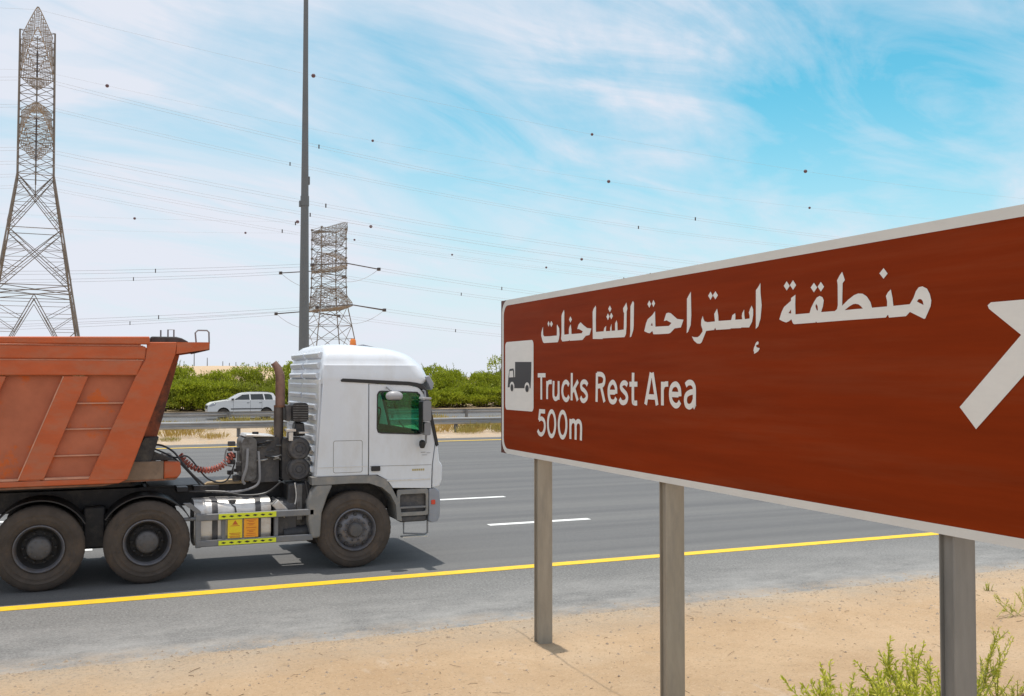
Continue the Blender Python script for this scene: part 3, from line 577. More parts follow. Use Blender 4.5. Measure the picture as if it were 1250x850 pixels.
# ================================================================== GUARD RAILS
def wbeam(mb, x0, x1, y, z, side):
    prof = [(0.0, 0.155), (0.07, 0.135), (0.083, 0.085), (0.0, 0.035), (0.0, -0.035), (0.083, -0.06), (0.07, -0.135), (0.0, -0.155)]
    o_ = [(y+side*a, z+b) for a, b in prof]; i_ = [(y+side*a-side*0.006, z+b) for a, b in reversed(prof)]
    mb.prism(o_+i_, x0, x1, 'x')
def guardrail(y, side, xs_, label, x0, x1, seg_):
    g = thing('guard_rail', (0, y, 0), label, 'guard rail', 'steel guard rails along the median')
    x = x0
    while x < x1-0.1:
        mb = MB(); wbeam(mb, x, x+seg_-0.012, y, 0.62, side); bm_ = mb.build('rail_beam', M['rail'], g, smooth=30); x += seg_
        MB().box(x-0.22, x+0.22, y+side*0.0008-0.0095, y+side*0.0008+0.0005, 0.60, 0.64).build('splice_plate', M['rail'], g)
    for x in xs_:
        mb = MB(); ys = sorted((y-side*0.10, y-side*0.22))
        mb.box(x-0.075, x+0.075, ys[0], ys[0]+0.01, -0.3, 0.74); mb.box(x-0.075, x+0.075, ys[1]-0.01, ys[1], -0.3, 0.74); mb.box(x-0.006, x+0.006, ys[0], ys[1], -0.3, 0.74)
        yb = sorted((y-side*0.008, y-side*0.098))
        mb.box(x-0.05, x+0.05, yb[0], yb[1], 0.5, 0.74)
        mb.build('rail_post', M['guard'], g)
    return g
guardrail(44.3, -1, [5.8+5*i for i in range(-8, 13)], 'nearer of two steel guard rails, standing in the sandy median beside the near road', -40, 80, 5.0)
guardrail(56.7, 1, [6.83+4.65*i for i in range(-8, 16)], 'farther of two steel guard rails, in front of the white car on the far road', -44, 86, 4.65)

# ================================================================== TALL LIGHTING MAST
mast = thing('lighting_mast', (9.68, 50, 0), 'tall grey tapering steel lighting mast rising from the median out of the picture', 'lamp post')
MB().lathe([(0.0, 0.29), (4.0, 0.262), (18, 0.135), (28, 0.09), (28.0, 0.0)], (9.68, 50, 0), 'z', 16).build('mast_shaft', M['mast'], mast, smooth=True)
MB().lathe([(0, 0.48), (0.05, 0.48), (0.05, 0.30), (0.35, 0.30)], (9.68, 50, 0), 'z', 16).build('base_flange', M['mast'], mast)
MB().lathe([(0, 0.205), (0, 0.222), (0.5, 0.218), (0.5, 0.20)], (9.68, 50, 11.3), 'z', 16).build('joint_collar', M['mast'], mast)
MB().box(9.40, 9.50, 49.92, 50.08, 11.25, 11.55).build('cable_box', M['mast'], mast)
MB().box(9.84, 9.92, 49.92, 50.08, 12.4, 12.8).build('cable_box', M['mast'], mast)
MB().lathe([(0, 0.9), (0.08, 0.9), (0.08, 0.1)], (9.68, 50, 27.8), 'z', 20).build('head_ring', M['mast'], mast)
for k in range(6):
    a = k*math.pi/3; c = Vector((9.68+0.9*math.cos(a), 50+0.9*math.sin(a), 27.6)); mb = MB(); mb.box(c.x-0.2, c.x+0.2, c.y-0.2, c.y+0.2, 27.5, 27.75)
    mb.build('floodlight', M['mast'], mast, bevel=0.04)

# ================================================================== PYLONS AND POWER LINES
def strut(mb, a, b, r):
    a = Vector(a); b = Vector(b); d = (b-a)
    if d.length < 1e-5: return
    d.normalize(); u = d.orthogonal().normalized(); v = d.cross(u); vs = []
    for p in (a, b):
        for k in range(3):
            w = 2*math.pi*k/3; vs.append(p+(u*math.cos(w)+v*math.sin(w))*r)
    mb.add(vs, [(0, 1, 4, 3), (1, 2, 5, 4), (2, 0, 3, 5)])
class Frame:
    def __init__(s, x, y, ang): s.o = Vector((x, y, 0)); s.c = math.cos(ang); s.s = math.sin(ang)
    def __call__(s, a, b, z): return Vector((s.o.x+a*s.c-b*s.s, s.o.y+a*s.s+b*s.c, z))   # a along the line, b along the cross-arms
def body(F, legs, br, levels, rb, sub):
    cs = [(-1, -1), (1, -1), (1, 1), (-1, 1)]
    for i in range(len(levels)-1):
        z0, h0 = levels[i]; z1, h1 = levels[i+1]
        for k in range(4):
            a, b = cs[k], cs[(k+1) % 4]
            A0, A1 = F(a[0]*h0, a[1]*h0, z0), F(a[0]*h1, a[1]*h1, z1); B0, B1 = F(b[0]*h0, b[1]*h0, z0), F(b[0]*h1, b[1]*h1, z1)
            strut(br, A1, B1, rb*0.9)
            if sub[i] == 'k':       # inverted V with a latticed leg panel
                mid = (A1+B1)/2
                for P0, P1 in ((A0, A1), (B0, B1)):
                    q = (P1-P0)*0.0
                    strut(br, P0, mid, rb); d = Vector((0, 0, -0.9)); strut(br, P0+(P1-P0)*0.03, mid+d, rb*0.8)
                    for t in (0.2, 0.35, 0.5, 0.65, 0.8, 0.92):
                        l_ = P0+(P1-P0)*t; m_ = P0+(mid-P0)*t; strut(br, l_, m_, rb*0.6); strut(br, l_, P0+(mid-P0)*max(0, t-0.15), rb*0.6)
            elif sub[i] == 'X':     # big double cross with secondary members
                for P0, Q1 in ((A0, B1), (B0, A1)):
                    strut(br, P0, Q1, rb)
                    dz = Vector((0, 0, (z1-z0)*0.10)); strut(br, P0+dz, Q1-dz*0, rb*0.75)
                C = (A0+A1+B0+B1)/4
                for P0, P1, o0, o1 in ((A0, A1, B1, B0), (B0, B1, A1, A0)):
                    for t in (0.14, 0.28, 0.42, 0.58, 0.72, 0.86):
                        l_ = P0+(P1-P0)*t
                        tgt = P0+(o0-P0)*(t*0.95) if t < 0.5 else P1+(o1-P1)*((1-t)*0.95)
                        tg2 = P0+(o0-P0)*(max(0, t-0.13)) if t < 0.5 else P1+(o1-P1)*(max(0, 1-t-0.13))
                        strut(br, l_, tgt, rb*0.6); strut(br, l_, tg2, rb*0.6)
            else:
                strut(br, A0, B1, rb); strut(br, B0, A1, rb)
                m0 = (A0+A1)/2; m1 = (B0+B1)/2
                if sub[i] == 'x2': strut(br, m0, (A0+B0+A1+B1)/4, rb*0.6); strut(br, m1, (A0+B0+A1+B1)/4, rb*0.6)
def arm(F, mb, L, w0, zb, zt, zb_tip, zt_tip, n, r, power=0.7, tipw=0.25):
    for sd_ in (-1, 1):
        def pt(i, sx, top):
            t = i/n; w = tipw+(w0-tipw)*(1-t)**power
            z = (zt+(zt_tip-zt)*t) if top else (zb+(zb_tip-zb)*t**1.2); b = sd_*t*L
            return F(sx*(w*(0.85 if top else 1)), b, z)
        for i in range(n):
            for sx in (-1, 1):
                strut(mb, pt(i, sx, 0), pt(i+1, sx, 0), r); strut(mb, pt(i, sx, 1), pt(i+1, sx, 1), r)
                strut(mb, pt(i, sx, 0), pt(i+1, sx, 1), r*0.6); strut(mb, pt(i+1, sx, 0), pt(i+1, sx, 1), r*0.6)
            for tp in (0, 1):
                strut(mb, pt(i, -1, tp), pt(i+1, 1, tp), r*0.55); strut(mb, pt(i, 1, tp), pt(i+1, -1, tp), r*0.55); strut(mb, pt(i+1, -1, tp), pt(i+1, 1, tp), r*0.6)
def pylon_legs(F, root, levels, r, m_):
    for a in (-1, 1):
        for b in (-1, 1):
            mb = MB(); pts = [F(a*h, b*h, z) for z, h in levels]
            mb.tube(pts, r, 4); mb.build('tower_leg', m_, root)
# near pylon: suspension tower seen along its cross-arms
A1 = R(2.95); P1 = (-8.8, 170.8); F1 = Frame(P1[0], P1[1], A1)
py1 = thing('power_pylon', (P1[0], P1[1], 0), 'tall slim lattice power pylon at the left edge, rising behind the orange trailer', 'pylon', 'lattice power pylons beyond the road')
LV1 = [(0, 7.6), (15.2, 5.3), (16.6, 5.1), (25.4, 3.8), (33.8, 2.55)]
UP1 = [(33.8, 2.55)]+[(33.8+2.47*i, 2.55-0.012*i) for i in range(1, 10)]
pylon_legs(F1, py1, LV1+UP1[1:], 0.13, M['lattice'])
br = MB(); body(F1, None, br, LV1, 0.078, ['k', '', 'X', 'X']); body(F1, None, br, UP1, 0.062, ['x2']*9)
tag(br.build('lattice_bracing', M['lattice'], py1), kind='stuff')
a_ = MB(); arm(F1, a_, 17.0, 2.55, 49.6, 56.0, 52.0, 54.9, 8, 0.062, 0.9, 0.1); tag(a_.build('upper_crossarm', M['lattice_warm'], py1), kind='stuff')
a_ = MB(); arm(F1, a_, 19.0, 2.55, 39.3, 43.8, 40.2, 40.8, 9, 0.062, 0.72, 0.12); tag(a_.build('lower_crossarm', M['lattice_warm'], py1), kind='stuff')
a_ = MB(); strut(a_, F1(0, 0, 30.5), F1(0, 0, 56), 0.075)
for z in (33.8,):
    for s_ in (-1, 1): strut(a_, F1(-2.6, s_*2.6, z), F1(0, 0, 31.5), 0.04); strut(a_, F1(2.6, s_*2.6, z), F1(0, 0, 31.5), 0.04)
tag(a_.build('centre_post', M['lattice'], py1), kind='stuff')
# second pylon: tension tower farther along
P2 = (49.9, 228.5); A2 = R(0.0); F2 = Frame(P2[0], P2[1], R(10))
py2 = thing('power_pylon', (P2[0], P2[1], 0), 'squat lattice tension pylon standing far off behind the white truck cab', 'pylon', 'lattice power pylons beyond the road')
LV2 = [(0, 6.4), (8.5, 5.0), (14.5, 4.05), (19.0, 3.3)]
UP2 = [(19.0, 3.3), (21.2, 3.15), (23.4, 3.05), (25.6, 3.0), (27.8, 3.0), (30.2, 3.0), (32.4, 3.0), (34.6, 3.0), (36.9, 3.0)]
pylon_legs(F2, py2, LV2+UP2[1:], 0.12, M['lattice'])
br = MB(); body(F2, None, br, LV2, 0.078, ['k', 'x2', 'x2']); body(F2, None, br, UP2, 0.07, ['x2']*8)
tag(br.build('lattice_bracing', M['lattice'], py2), kind='stuff')
a_ = MB(); arm(F2, a_, 13.0, 3.1, 18.2, 23.6, 18.4, 19.0, 9, 0.08, 0.9, 0.3); tag(a_.build('lower_crossarm', M['lattice_warm'], py2), kind='stuff')
a_ = MB(); arm(F2, a_, 10.0, 3.0, 27.4, 31.5, 27.6, 28.6, 7, 0.075, 0.9, 0.3); tag(a_.build('upper_crossarm', M['lattice_warm'], py2), kind='stuff')
a_ = MB(); arm(F2, a_, 10.0, 3.0, 33.0, 36.6, 36.3, 37.3, 7, 0.07, 0.8, 0.3); tag(a_.build('earth_wire_arm', M['lattice'], py2), kind='stuff')
g_ = MB()
for z, h in UP2[::1]:
    for a in (-1, 1):
        for b in (-1, 1): p = F2(a*h, b*h, z); g_.box(p.x-0.22, p.x+0.22, p.y-0.2, p.y+0.2, z-0.2, z+0.2)
tag(g_.build('gusset_plate', M['lattice'], py2), kind='stuff')

def span(A, B, sag, n=40, t0=0.0, t1=1.0):
    A = Vector(A); B = Vector(B); out = []
    for i in range(n+1):
        t = t0+(t1-t0)*i/n; p = A+(B-A)*t; p.z -= 4*sag*t*(1-t); out.append(p)
    return out
def power_line(A, B, sag, label, bundle=0.45, r=0.018, spacers=True, group='conductors of the power lines', n=44):
    t = thing('power_cable', tuple(A), label, 'cable', group); pts = span(A, B, sag, n)
    offs = (-bundle/2, bundle/2) if bundle else (0,)
    for o_ in offs:
        mb = MB(); mb.tube([p+Vector((0, 0, o_)) for p in pts], r, 3, cap=False); mb.build('conductor', M['wire'], t, fix=False)
    if bundle and spacers:
        for k in range(5, n, 9):
            p = pts[k]; MB().box(p.x-0.09, p.x+0.09, p.y-0.09, p.y+0.09, p.z-bundle/2-0.1, p.z+bundle/2+0.1).build('spacer', M['insul'], t)
    return pts
def ball_at(pts, f, r, label):
    r *= 0.88
    i = f*(len(pts)-1); k = int(i); p = pts[k]+(pts[min(k+1, len(pts)-1)]-pts[k])*(i-k)
    o = MB().lathe([(r*math.sin(R(a)), r*math.cos(R(a))) for a in range(-90, 91, 20)], tuple(p), 'x', 12).build('marker_ball', M['ball'], None, smooth=True, org=tuple(p))
    tag(o, label, 'marker ball', 'aircraft marker balls on the overhead wires'); return o
SP = 370.0
w1_ = []
for nm, b, z, sag in (('uppermost pair of wires', -10.5, 46.5, 14.5), ('second pair of wires from the top', 10, 47.6, 14.5),
                   ('third pair of wires from the top', -15.0, 35.2, 12.5), ('fourth pair of wires from the top', -5, 35.2, 12.5),
                   ('fifth pair of wires from the top', 5.5, 35.2, 12.5), ('lowest pair of wires', 16, 35.2, 12.5)):
    a = F1(0, b, z)
    w1_.append(power_line(a, F1(SP, b, z), sag, nm+' running right from the slim pylon'))
    power_line(F1(-320, b, z), a, sag*0.8, nm+' leaving the picture left of the slim pylon')
    ins = MB(); zt = 50.5 if z > 40 else 39.6
    top = F1(0, b, zt); ins.tube([top, a+Vector((0, 0, 0.2))], 0.13, 6)
    o = ins.build('insulator_string', M['insul'], py1)
ew = []
for b, z, nm in ((-15.5, 55.0, 'nearer'), (15.5, 55.0, 'farther')):
    ew.append(power_line(F1(0, b, z), F1(SP, b, z), 11.0, nm+' single earth wire running right from the slim pylon tip', bundle=0, r=0.014, group='earth wires of the power lines'))
    power_line(F1(-320, b, z), F1(0, b, z), 9.0, nm+' single earth wire running left from the slim pylon tip', bundle=0, r=0.014, group='earth wires of the power lines')
# line of the second pylon: strings pull sideways from each arm tip
Lw = []
for nm, b, z, bz in (('near upper', -10, 28.1, 'near'), ('far upper', 10, 28.1, 'far'), ('near lower', -13, 18.6, 'near'), ('far lower', 13, 18.6, 'far')):
    ends = {}
    for sg, side in ((-1, 'left'), (1, 'right')):
        tip = F2(0, b, z); end = F2(sg*8.0, b, z-0.9); ends[sg] = end
        for o_ in ((-0.25, 0.25) if 'lower' in nm else (0,)):
            MB().tube([tip, end+Vector((0, o_*2.0, 0))], 0.13, 6).build('insulator_string', M['insul'], py2)
        MB().box(end.x-0.35, end.x+0.35, end.y-0.5, end.y+0.5, end.z-0.35, end.z+0.35).build('yoke_plate', M['insul'], py2, bevel=0.1)
        far = F2(sg*300, b, z+1.0)
        pts = power_line(end, far, 8.5 if sg < 0 else 7.5, nm+' pair of wires running '+side+' from the squat distant pylon', bundle=0.6, r=0.03)
    mid = (ends[-1]+ends[1])/2
    MB().tube([ends[-1]+(ends[1]-ends[-1])*t+Vector((0, 0, -4*3.3*t*(1-t))) for t in [i/12 for i in range(13)]], 0.045, 4).build('jumper_loop', M['wire'], py2)
for b, nm in ((-10, 'nearer'), (10, 'farther')):
    ew.append(power_line(F2(0, b, 37.3), F2(300, b, 37.3), 6.0, nm+' thin earth wire running right from the top of the squat pylon', bundle=0, r=0.014, group='earth wires of the power lines'))
    ew.append(power_line(F2(-300, b, 37.3), F2(0, b, 37.3), 6.0, nm+' thin earth wire running left from the top of the squat pylon', bundle=0, r=0.014, group='earth wires of the power lines'))
# the next towers along both lines carry the right-hand ends of the wires (beyond the picture's right edge)
for src, F_, L_, lab in ((py1, F1, SP, 'next tall slim pylon of the near power line, out to the right behind the sign'), (py2, F2, 300, 'next squat tension pylon of the far power line, out to the right behind the sign')):
    c = copy_tree(src); e_ = F_(L_, 0, 0); c.location = (e_.x, e_.y, 0); c['label'] = lab
# balls: each placed on its wire by fraction of the span
BALLS = [(0, 0.1075, 0.38, 'dark marker ball on the upper wire just right of the tall lighting mast'), (0, 0.2465, 0.3, 'faint marker ball high over the middle of the sign'), (0, 0.3825, 0.42, 'dark marker ball on the upper wire above the right part of the sign'), (1, 0.03, 0.36, 'dark marker ball on the wire near the slim pylon at upper left'), (1, 0.161, 0.3, 'faint marker ball on the lower wire, right of the lighting mast'), (1, 0.307, 0.42, 'dark marker ball on the lower wire above the middle of the sign'), (1, 0.462, 0.34, 'faint marker ball on the lower wire close above the sign edge'), (3, 0.849, 0.3, 'small marker ball low in the sky, left of the lighting mast'), (5, 0.945, 0.3, 'small marker ball between the slim pylon and the mast, low in the sky'), (3, 0.962, 0.42, 'dark marker ball touching the left side of the lighting mast'), (2, 0.02, 0.42, 'dark marker ball just right of the squat pylon top'), (2, 0.219, 0.42, 'dark marker ball near the top edge of the sign'), (4, 0.036, 0.3, 'small marker ball close to the squat pylon'), (4, 0.128, 0.3, 'small marker ball right of the squat pylon over the cab'), (4, 0.228, 0.34, 'small marker ball above the left part of the sign')]
for wi, fr, rr, lab in BALLS: ball_at(ew[wi], fr, rr, lab)
# ================================================================== VEGETATION
def leaf_quad(mb, p, d, u, ln_, w):
    """pointed leaf of two triangles from p along d"""
    s_ = d.cross(u)
    if s_.length < 1e-4: s_ = d.orthogonal()
    s_.normalize(); mb.add([p, p+d*ln_*0.45+s_*w/2, p+d*ln_, p+d*ln_*0.45-s_*w/2], [(0, 1, 2, 3)])
def rv(rg): return Vector((rg.gauss(0, 1), rg.gauss(0, 1), rg.gauss(0, 1))).normalized()
def hedge_mesh(seed, n, H, Rx, Ry, lsz, up):
    rg = random.Random(seed); lv = MB(); st = MB()
    lobes = []
    for _ in range(24):
        a = rg.uniform(0, 6.28); q = rg.uniform(0.1, 0.75)
        lobes.append((Vector((math.cos(a)*q*Rx, math.sin(a)*q*Ry, (0.16+0.62*(_%5)/4+rg.uniform(-.06, .06))*H)), rg.uniform(0.20, 0.38)))
    for i in range(n):
        c, rr = rg.choice(lobes); d = rv(rg)
        if d.z < -0.35: d.z = -d.z*0.6
        rad = rr*(0.55+0.55*rg.random()**0.5)*(1+0.35*noise.noise(d*2.6+c))
        p = c+Vector((d.x*rad*Rx*1.15, d.y*rad*Ry*1.15, d.z*rad*H*0.62))
        if p.z < 0.28*H and rg.random() < 0.55: continue
        if p.z < 0.05: p.z = rg.uniform(0.05, 0.5)
        ld = (d*0.7+rv(rg)*0.8+Vector((0, 0, up))).normalized()
        leaf_quad(lv, p, ld, rv(rg), lsz*rg.uniform(0.7, 1.5), lsz*rg.uniform(0.35, 0.6))
    for i in range(46):        # upright sprigs that break the outline
        a = rg.uniform(0, 6.28); q = rg.uniform(0, 0.8); b = Vector((math.cos(a)*q*Rx, math.sin(a)*q*Ry, H*rg.uniform(0.55, 0.85)))
        d = Vector((rg.gauss(0, .25), rg.gauss(0, .25), 1)).normalized(); L = rg.uniform(0.25, 0.65)*H*0.4
        strut(st, b, b+d*L, 0.012)
        for k in range(16):
            p = b+d*L*(k/15); leaf_quad(lv, p, (d+rv(rg)*0.9).normalized(), rv(rg), lsz*rg.uniform(0.6, 1.1), lsz*0.35)
    for i in range(40):
        c, rr = rg.choice(lobes); b = Vector((rg.uniform(-.25, .25)*Rx, rg.uniform(-.25, .25)*Ry, 0)); m_ = (b+c)/2+rv(rg)*0.2
        st.tube([b, m_, c+rv(rg)*0.2], [0.04, 0.028, 0.012], 4, cap=False)
    return lv.mesh('leafy_crown', fix=False), st.mesh('woody_stems', fix=False)
HB = []
for sd_, (n_, H_, rx, ry, ls) in enumerate([(12000, 3.3, 2.5, 1.8, 0.15), (11000, 2.9, 2.8, 1.9, 0.15), (13000, 3.6, 2.2, 1.7, 0.145), (10000, 2.1, 2.5, 1.6, 0.14), (10000, 1.8, 2.7, 1.5, 0.14)]):
    a, b = hedge_mesh(30+sd_, n_, H_, rx, ry, ls, 0.5)
    a2 = a.copy(); a.materials.append(M['leaf_hedge']); a2.materials.append(M['leaf_hedge2']); b.materials.append(M['twig']); HB.append((a, a2, b))
rg = random.Random(5)
WHERE = []
x = -10.0; i = 0
while x < 72:      # tall back row on the rising ground, lower front row at the road edge
    WHERE.append((x+rg.uniform(-.5, .5), 84.5+rg.uniform(-.8, .8), rg.choice((0, 1, 2)), rg.uniform(0.86, 1.10), 'back')); x += rg.uniform(1.9, 2.5)
x = -10.5
while x < 72:
    WHERE.append((x+rg.uniform(-.4, .4), 80.6+rg.uniform(-.5, .5), rg.choice((3, 4, 3)), rg.uniform(0.85, 1.2), 'front')); x += rg.uniform(1.8, 2.4)
def px_of(x, y): return 625+1212*math.tan(math.atan2(x, y)-R(22.8))
CNT = {}; ORD = ['', 'first', 'second', 'third', 'fourth', 'fifth', 'sixth', 'seventh', 'eighth', 'ninth', 'tenth', 'eleventh', 'twelfth']
for x, y, k, sc, row in WHERE:
    px = px_of(x, y); z = dune_h(x, y)-0.05; sc *= 1.08
    where = ('seen between the trailer and the truck cab' if 200 < px < 345 else 'seen between the cab and the sign' if 515 < px < 615 else 'hidden behind the truck or the sign')
    key = (row, where); CNT[key] = CNT.get(key, 0)+1
    if where.startswith('hidden'): lab = ('tall yellow green' if row == 'back' else 'low bushy green')+' roadside hedge shrub '+where
    else: lab = ORD[CNT[key]]+(' tall shrub from the left in the back hedge row, ' if row == 'back' else ' low shrub from the left in the front hedge row, ')+where.replace('seen between', 'between').replace('the trailer and the truck cab', 'trailer and cab').replace('the cab and the sign', 'cab and sign')
    t = thing('desert_shrub', (x, y, z), lab, 'shrub', 'hedge shrubs '+('of the back row ' if row == 'back' else 'of the front row ')+where)
    t.rotation_euler = (0, 0, rg.uniform(0, 6.28)); t.scale = (sc, sc, sc*rg.uniform(0.92, 1.08))
    f_ = bpy.data.objects.new('crown', HB[k][rg.choice((0, 0, 1))]); COL.objects.link(f_); f_.parent = t
    s_ = bpy.data.objects.new('stems', HB[k][2]); COL.objects.link(s_); s_.parent = t
# dry tufts on the median
def tuft_mesh(seed, n, H, R_, w):
    rg = random.Random(seed); mb = MB()
    for _ in range(n):
        a = rg.uniform(0, 6.28); q = rg.random()**0.7*R_; p = Vector((math.cos(a)*q, math.sin(a)*q, 0))
        d = Vector((math.cos(a)*0.5*rg.random(), math.sin(a)*0.5*rg.random(), 1))+rv(rg)*0.35; d.normalize()
        leaf_quad(mb, p+d*rg.uniform(0, .5)*H, d, rv(rg), H*rg.uniform(0.4, 0.9), w)
    return mb.mesh('tuft', fix=False)
TM = [tuft_mesh(60+i, 260, 0.36, 0.5, 0.022) for i in range(4)]
TB = []
for i, me in enumerate(TM):
    a = me.copy(); a.materials.append(M['drygrass']); b = me.copy(); b.materials.append(M['drybrush']); TB.append((a, b))
for i in range(190):
    x = rg.uniform(-12, 34) if i % 3 else rg.uniform(-2, 26); y = rg.uniform(42.3, 56); k = rg.randrange(4); g = noise.noise(Vector((x*0.25, y*0.25, 3)))
    if g < -0.12 and i > 40: continue
    o = bpy.data.objects.new('dry_tuft', TB[k][1 if (g > 0.12 or rg.random() < 0.35) else 0]); COL.objects.link(o); s_ = rg.uniform(0.6, 1.5)
    o.location = (x, y, med_h(x, y)-0.02); o.rotation_euler = (0, 0, rg.uniform(0, 6)); o.scale = (s_*1.3, s_*1.3, s_*0.95)
    tag(o, ('straw coloured' if o.data in [a_[0] for a_ in TB] else 'olive coloured')+' dry grass tuft on the sandy median between the guard rails', 'grass tuft', 'dry tufts on the sandy median')

# green shrub in the foreground, behind the right-hand post
def sprig(lv, st, base, d0, L, rg, leaf, dens, curl=0.25):
    n = 10; pts = [Vector(base)]; d = Vector(d0).normalized()
    for i in range(n):
        d = (d+rv(rg)*curl*0.35+Vector((0, 0, 0.05))).normalized(); pts.append(pts[-1]+d*L/n)
    st.tube(pts, [0.0035*(1-0.75*i/n)+0.0007 for i in range(n+1)], 4, cap=False)
    m_ = int(dens*L)
    for i in range(m_):
        t = (0.18+0.82*i/m_)*n; k = min(n-1, int(t)); p = pts[k]+(pts[k+1]-pts[k])*(t-k); ax = (pts[k+1]-pts[k]).normalized()
        dd = (ax*0.75+rv(rg)*0.75).normalized(); leaf_quad(lv, p, dd, rv(rg), leaf*rg.uniform(0.6, 1.3)*(1.15-0.5*i/m_), leaf*0.25)
    return pts
def front_shrub(loc, label, spec, seed, name='green_shrub'):
    rg = random.Random(seed); t = thing(name, loc, label, 'shrub'); lv = MB(); st = MB(); o = Vector(loc)
    for (ax, ay, L, lean, ld) in spec(rg):
        pts = sprig(lv, st, o+Vector((ax, ay, 0)), Vector(lean), L, rg, ld, 90)
        for _ in range(int(L*8)):
            k = rg.randrange(3, 9); dd = ((pts[k+1]-pts[k]).normalized()+rv(rg)*0.7).normalized()
            sprig(lv, st, pts[k], dd, L*rg.uniform(0.12, 0.32), rg, ld*0.95, 150)
    tag(lv.build('leaves', M['leaf_front'], t, fix=False), kind='stuff'); tag(st.build('stems', M['stem_front'], t, fix=False), kind='stuff'); return t
def sp1(rg):
    for i in range(105):
        a = rg.uniform(0, 6.28); q = rg.random()**0.6
        yield (math.cos(a)*q*0.42, math.sin(a)*q*0.30, rg.uniform(0.55, 0.95)*(1.08-0.3*q), (math.cos(a)*q*1.25-0.1, math.sin(a)*q*0.6, 1.0), 0.052)
front_shrub((4.80, 4.93, 0.02), 'bright green feathery shrub growing in the sand just left of the nearest sign post', sp1, 3)
def sp2(rg):
    for i in range(26):
        a = rg.uniform(0, 6.28); q = rg.random()
        yield (math.cos(a)*q*0.3, math.sin(a)*q*0.25, rg.uniform(0.55, 0.90), (math.cos(a)*q*0.8, math.sin(a)*q*0.5, 1.0), 0.033)
t2 = front_shrub((5.55, 4.72, 0.02), 'sparse yellow green shrub with a bare brown branch in the bottom right corner', sp2, 8, 'sparse_shrub')
mb = MB(); b_ = Vector((5.22, 4.50, 0.69))
mb.tube([b_+Vector(v) for v in ((-0.22, 0.02, -0.30), (-0.12, 0, -0.12), (-0.02, 0, 0.0), (0.08, -0.03, 0.05), (0.25, -0.08, 0.03), (0.5, -0.15, -0.02), (0.9, -0.3, -0.1))], [0.012, 0.012, 0.013, 0.012, 0.011, 0.010, 0.008], 7)
mb.build('bare_branch', M['bark'], t2, smooth=True)
def sp3(rg):
    for i in range(5): yield (rg.uniform(-.05, .05), rg.uniform(-.05, .05), rg.uniform(0.35, 0.62), (0.55+rg.uniform(-.3, .4), -0.05, 1.0), 0.034)
front_shrub((5.20, 4.74, 0.60), 'leafy green sprig leaning out to the right behind the nearest sign post', sp3, 12, 'green_sprig')
def sp4(rg):
    for i in range(7): yield (rg.uniform(-.25, .25), rg.uniform(-.1, .1), rg.uniform(0.25, 0.45), (0.9*rg.choice((-1, 1)), 0.1, 0.45), 0.03)
front_shrub((9.45, 8.1, 0.04), 'low trailing green sprigs on the sand at the right edge of the picture', sp4, 15, 'trailing_sprig')
def sp5(rg):
    for i in range(12): yield (rg.uniform(-.04, .04), rg.uniform(-.04, .04), rg.uniform(0.06, 0.13), (rg.uniform(-.6, .6), rg.uniform(-.5, .5), 1.0), 0.025)
front_shrub((10.3, 9.2, 0.03), 'tiny green seedling alone on the sand to the right of the nearest post', sp5, 16, 'seedling')
# pebbles and litter of twigs
mb = MB(); rg = random.Random(21)
for i in range(9000):
    x = rg.uniform(-4.5, 16); y = (rg.uniform(3.4, 10.2), 10.25-abs(rg.gauss(0, 1.3)), 10.18+rg.gauss(0, 0.16))[i % 3]
    if y < 3.4: continue
    r_ = 0.004+0.018*rg.random()**5; z = max(-0.004, verge_h(x, y)); vs = [(x+dx*r_*rg.uniform(.7, 1.4), y+dy*r_*rg.uniform(.7, 1.4), z+dz*r_*rg.uniform(.5, .9)) for dx, dy, dz in ((1, 0, 0), (0, 1, 0), (-1, 0, 0), (0, -1, 0), (0, 0, 1), (0, 0, -1))]
    mb.add(vs, [(0, 1, 4), (1, 2, 4), (2, 3, 4), (3, 0, 4), (1, 0, 5), (2, 1, 5), (3, 2, 5), (0, 3, 5)])
tag(mb.build('pebbles', M['stone'], fix=False), 'small stones and grit scattered over the sandy verge', 'pebbles', kind='stuff')
mb = MB()
for i in range(620):
    x = rg.uniform(0, 15); y = rg.uniform(4.5, 9.9); z = verge_h(x, y)+0.004; a = rg.uniform(0, 6.28); L = 0.025+0.13*rg.random()**4
    p = [Vector((x, y, z)), Vector((x+math.cos(a)*L*.5, y+math.sin(a)*L*.5, z+0.006)), Vector((x+math.cos(a+rg.uniform(-.5, .5))*L, y+math.sin(a+.2)*L, z+0.002))]
    mb.tube(p, 0.0016+0.0012*rg.random(), 3)
tag(mb.build('twig_litter', M['twig'], fix=False), 'dry twigs and straw littering the sandy verge', 'litter', kind='stuff')
# slim posts on the far dune
for k, (px_, h_) in enumerate(((237, 6.2), (253, 4.4), (272, 3.4), (280, 2.8), (288, 3.2), (315, 3.6), (303, 2.6))):
    a = math.atan((px_-625)/1212)+R(22.8); y = 300+6*(k % 3); x = y*math.tan(a); z = dune_h(x, y)
    o = MB().lathe([(-1, 0.16), (h_, 0.10), (h_+.02, 0)], (x, y, z), 'z', 6).build('distant_pole', M['mast'], None, org=(x, y, z))
    tag(o, ['tallest thin pole on the far dune skyline, just right of the trailer', 'second thin pole on the dune skyline, right of the tallest', 'third thin pole on the far dune skyline', 'fourth thin pole on the far dune skyline', 'thin pole on the dune skyline above the white car roof', 'rightmost thin pole on the dune skyline, left of the exhaust stack', 'short thin pole on the dune skyline beyond the white car'][k], 'pole', 'poles on the far dune')

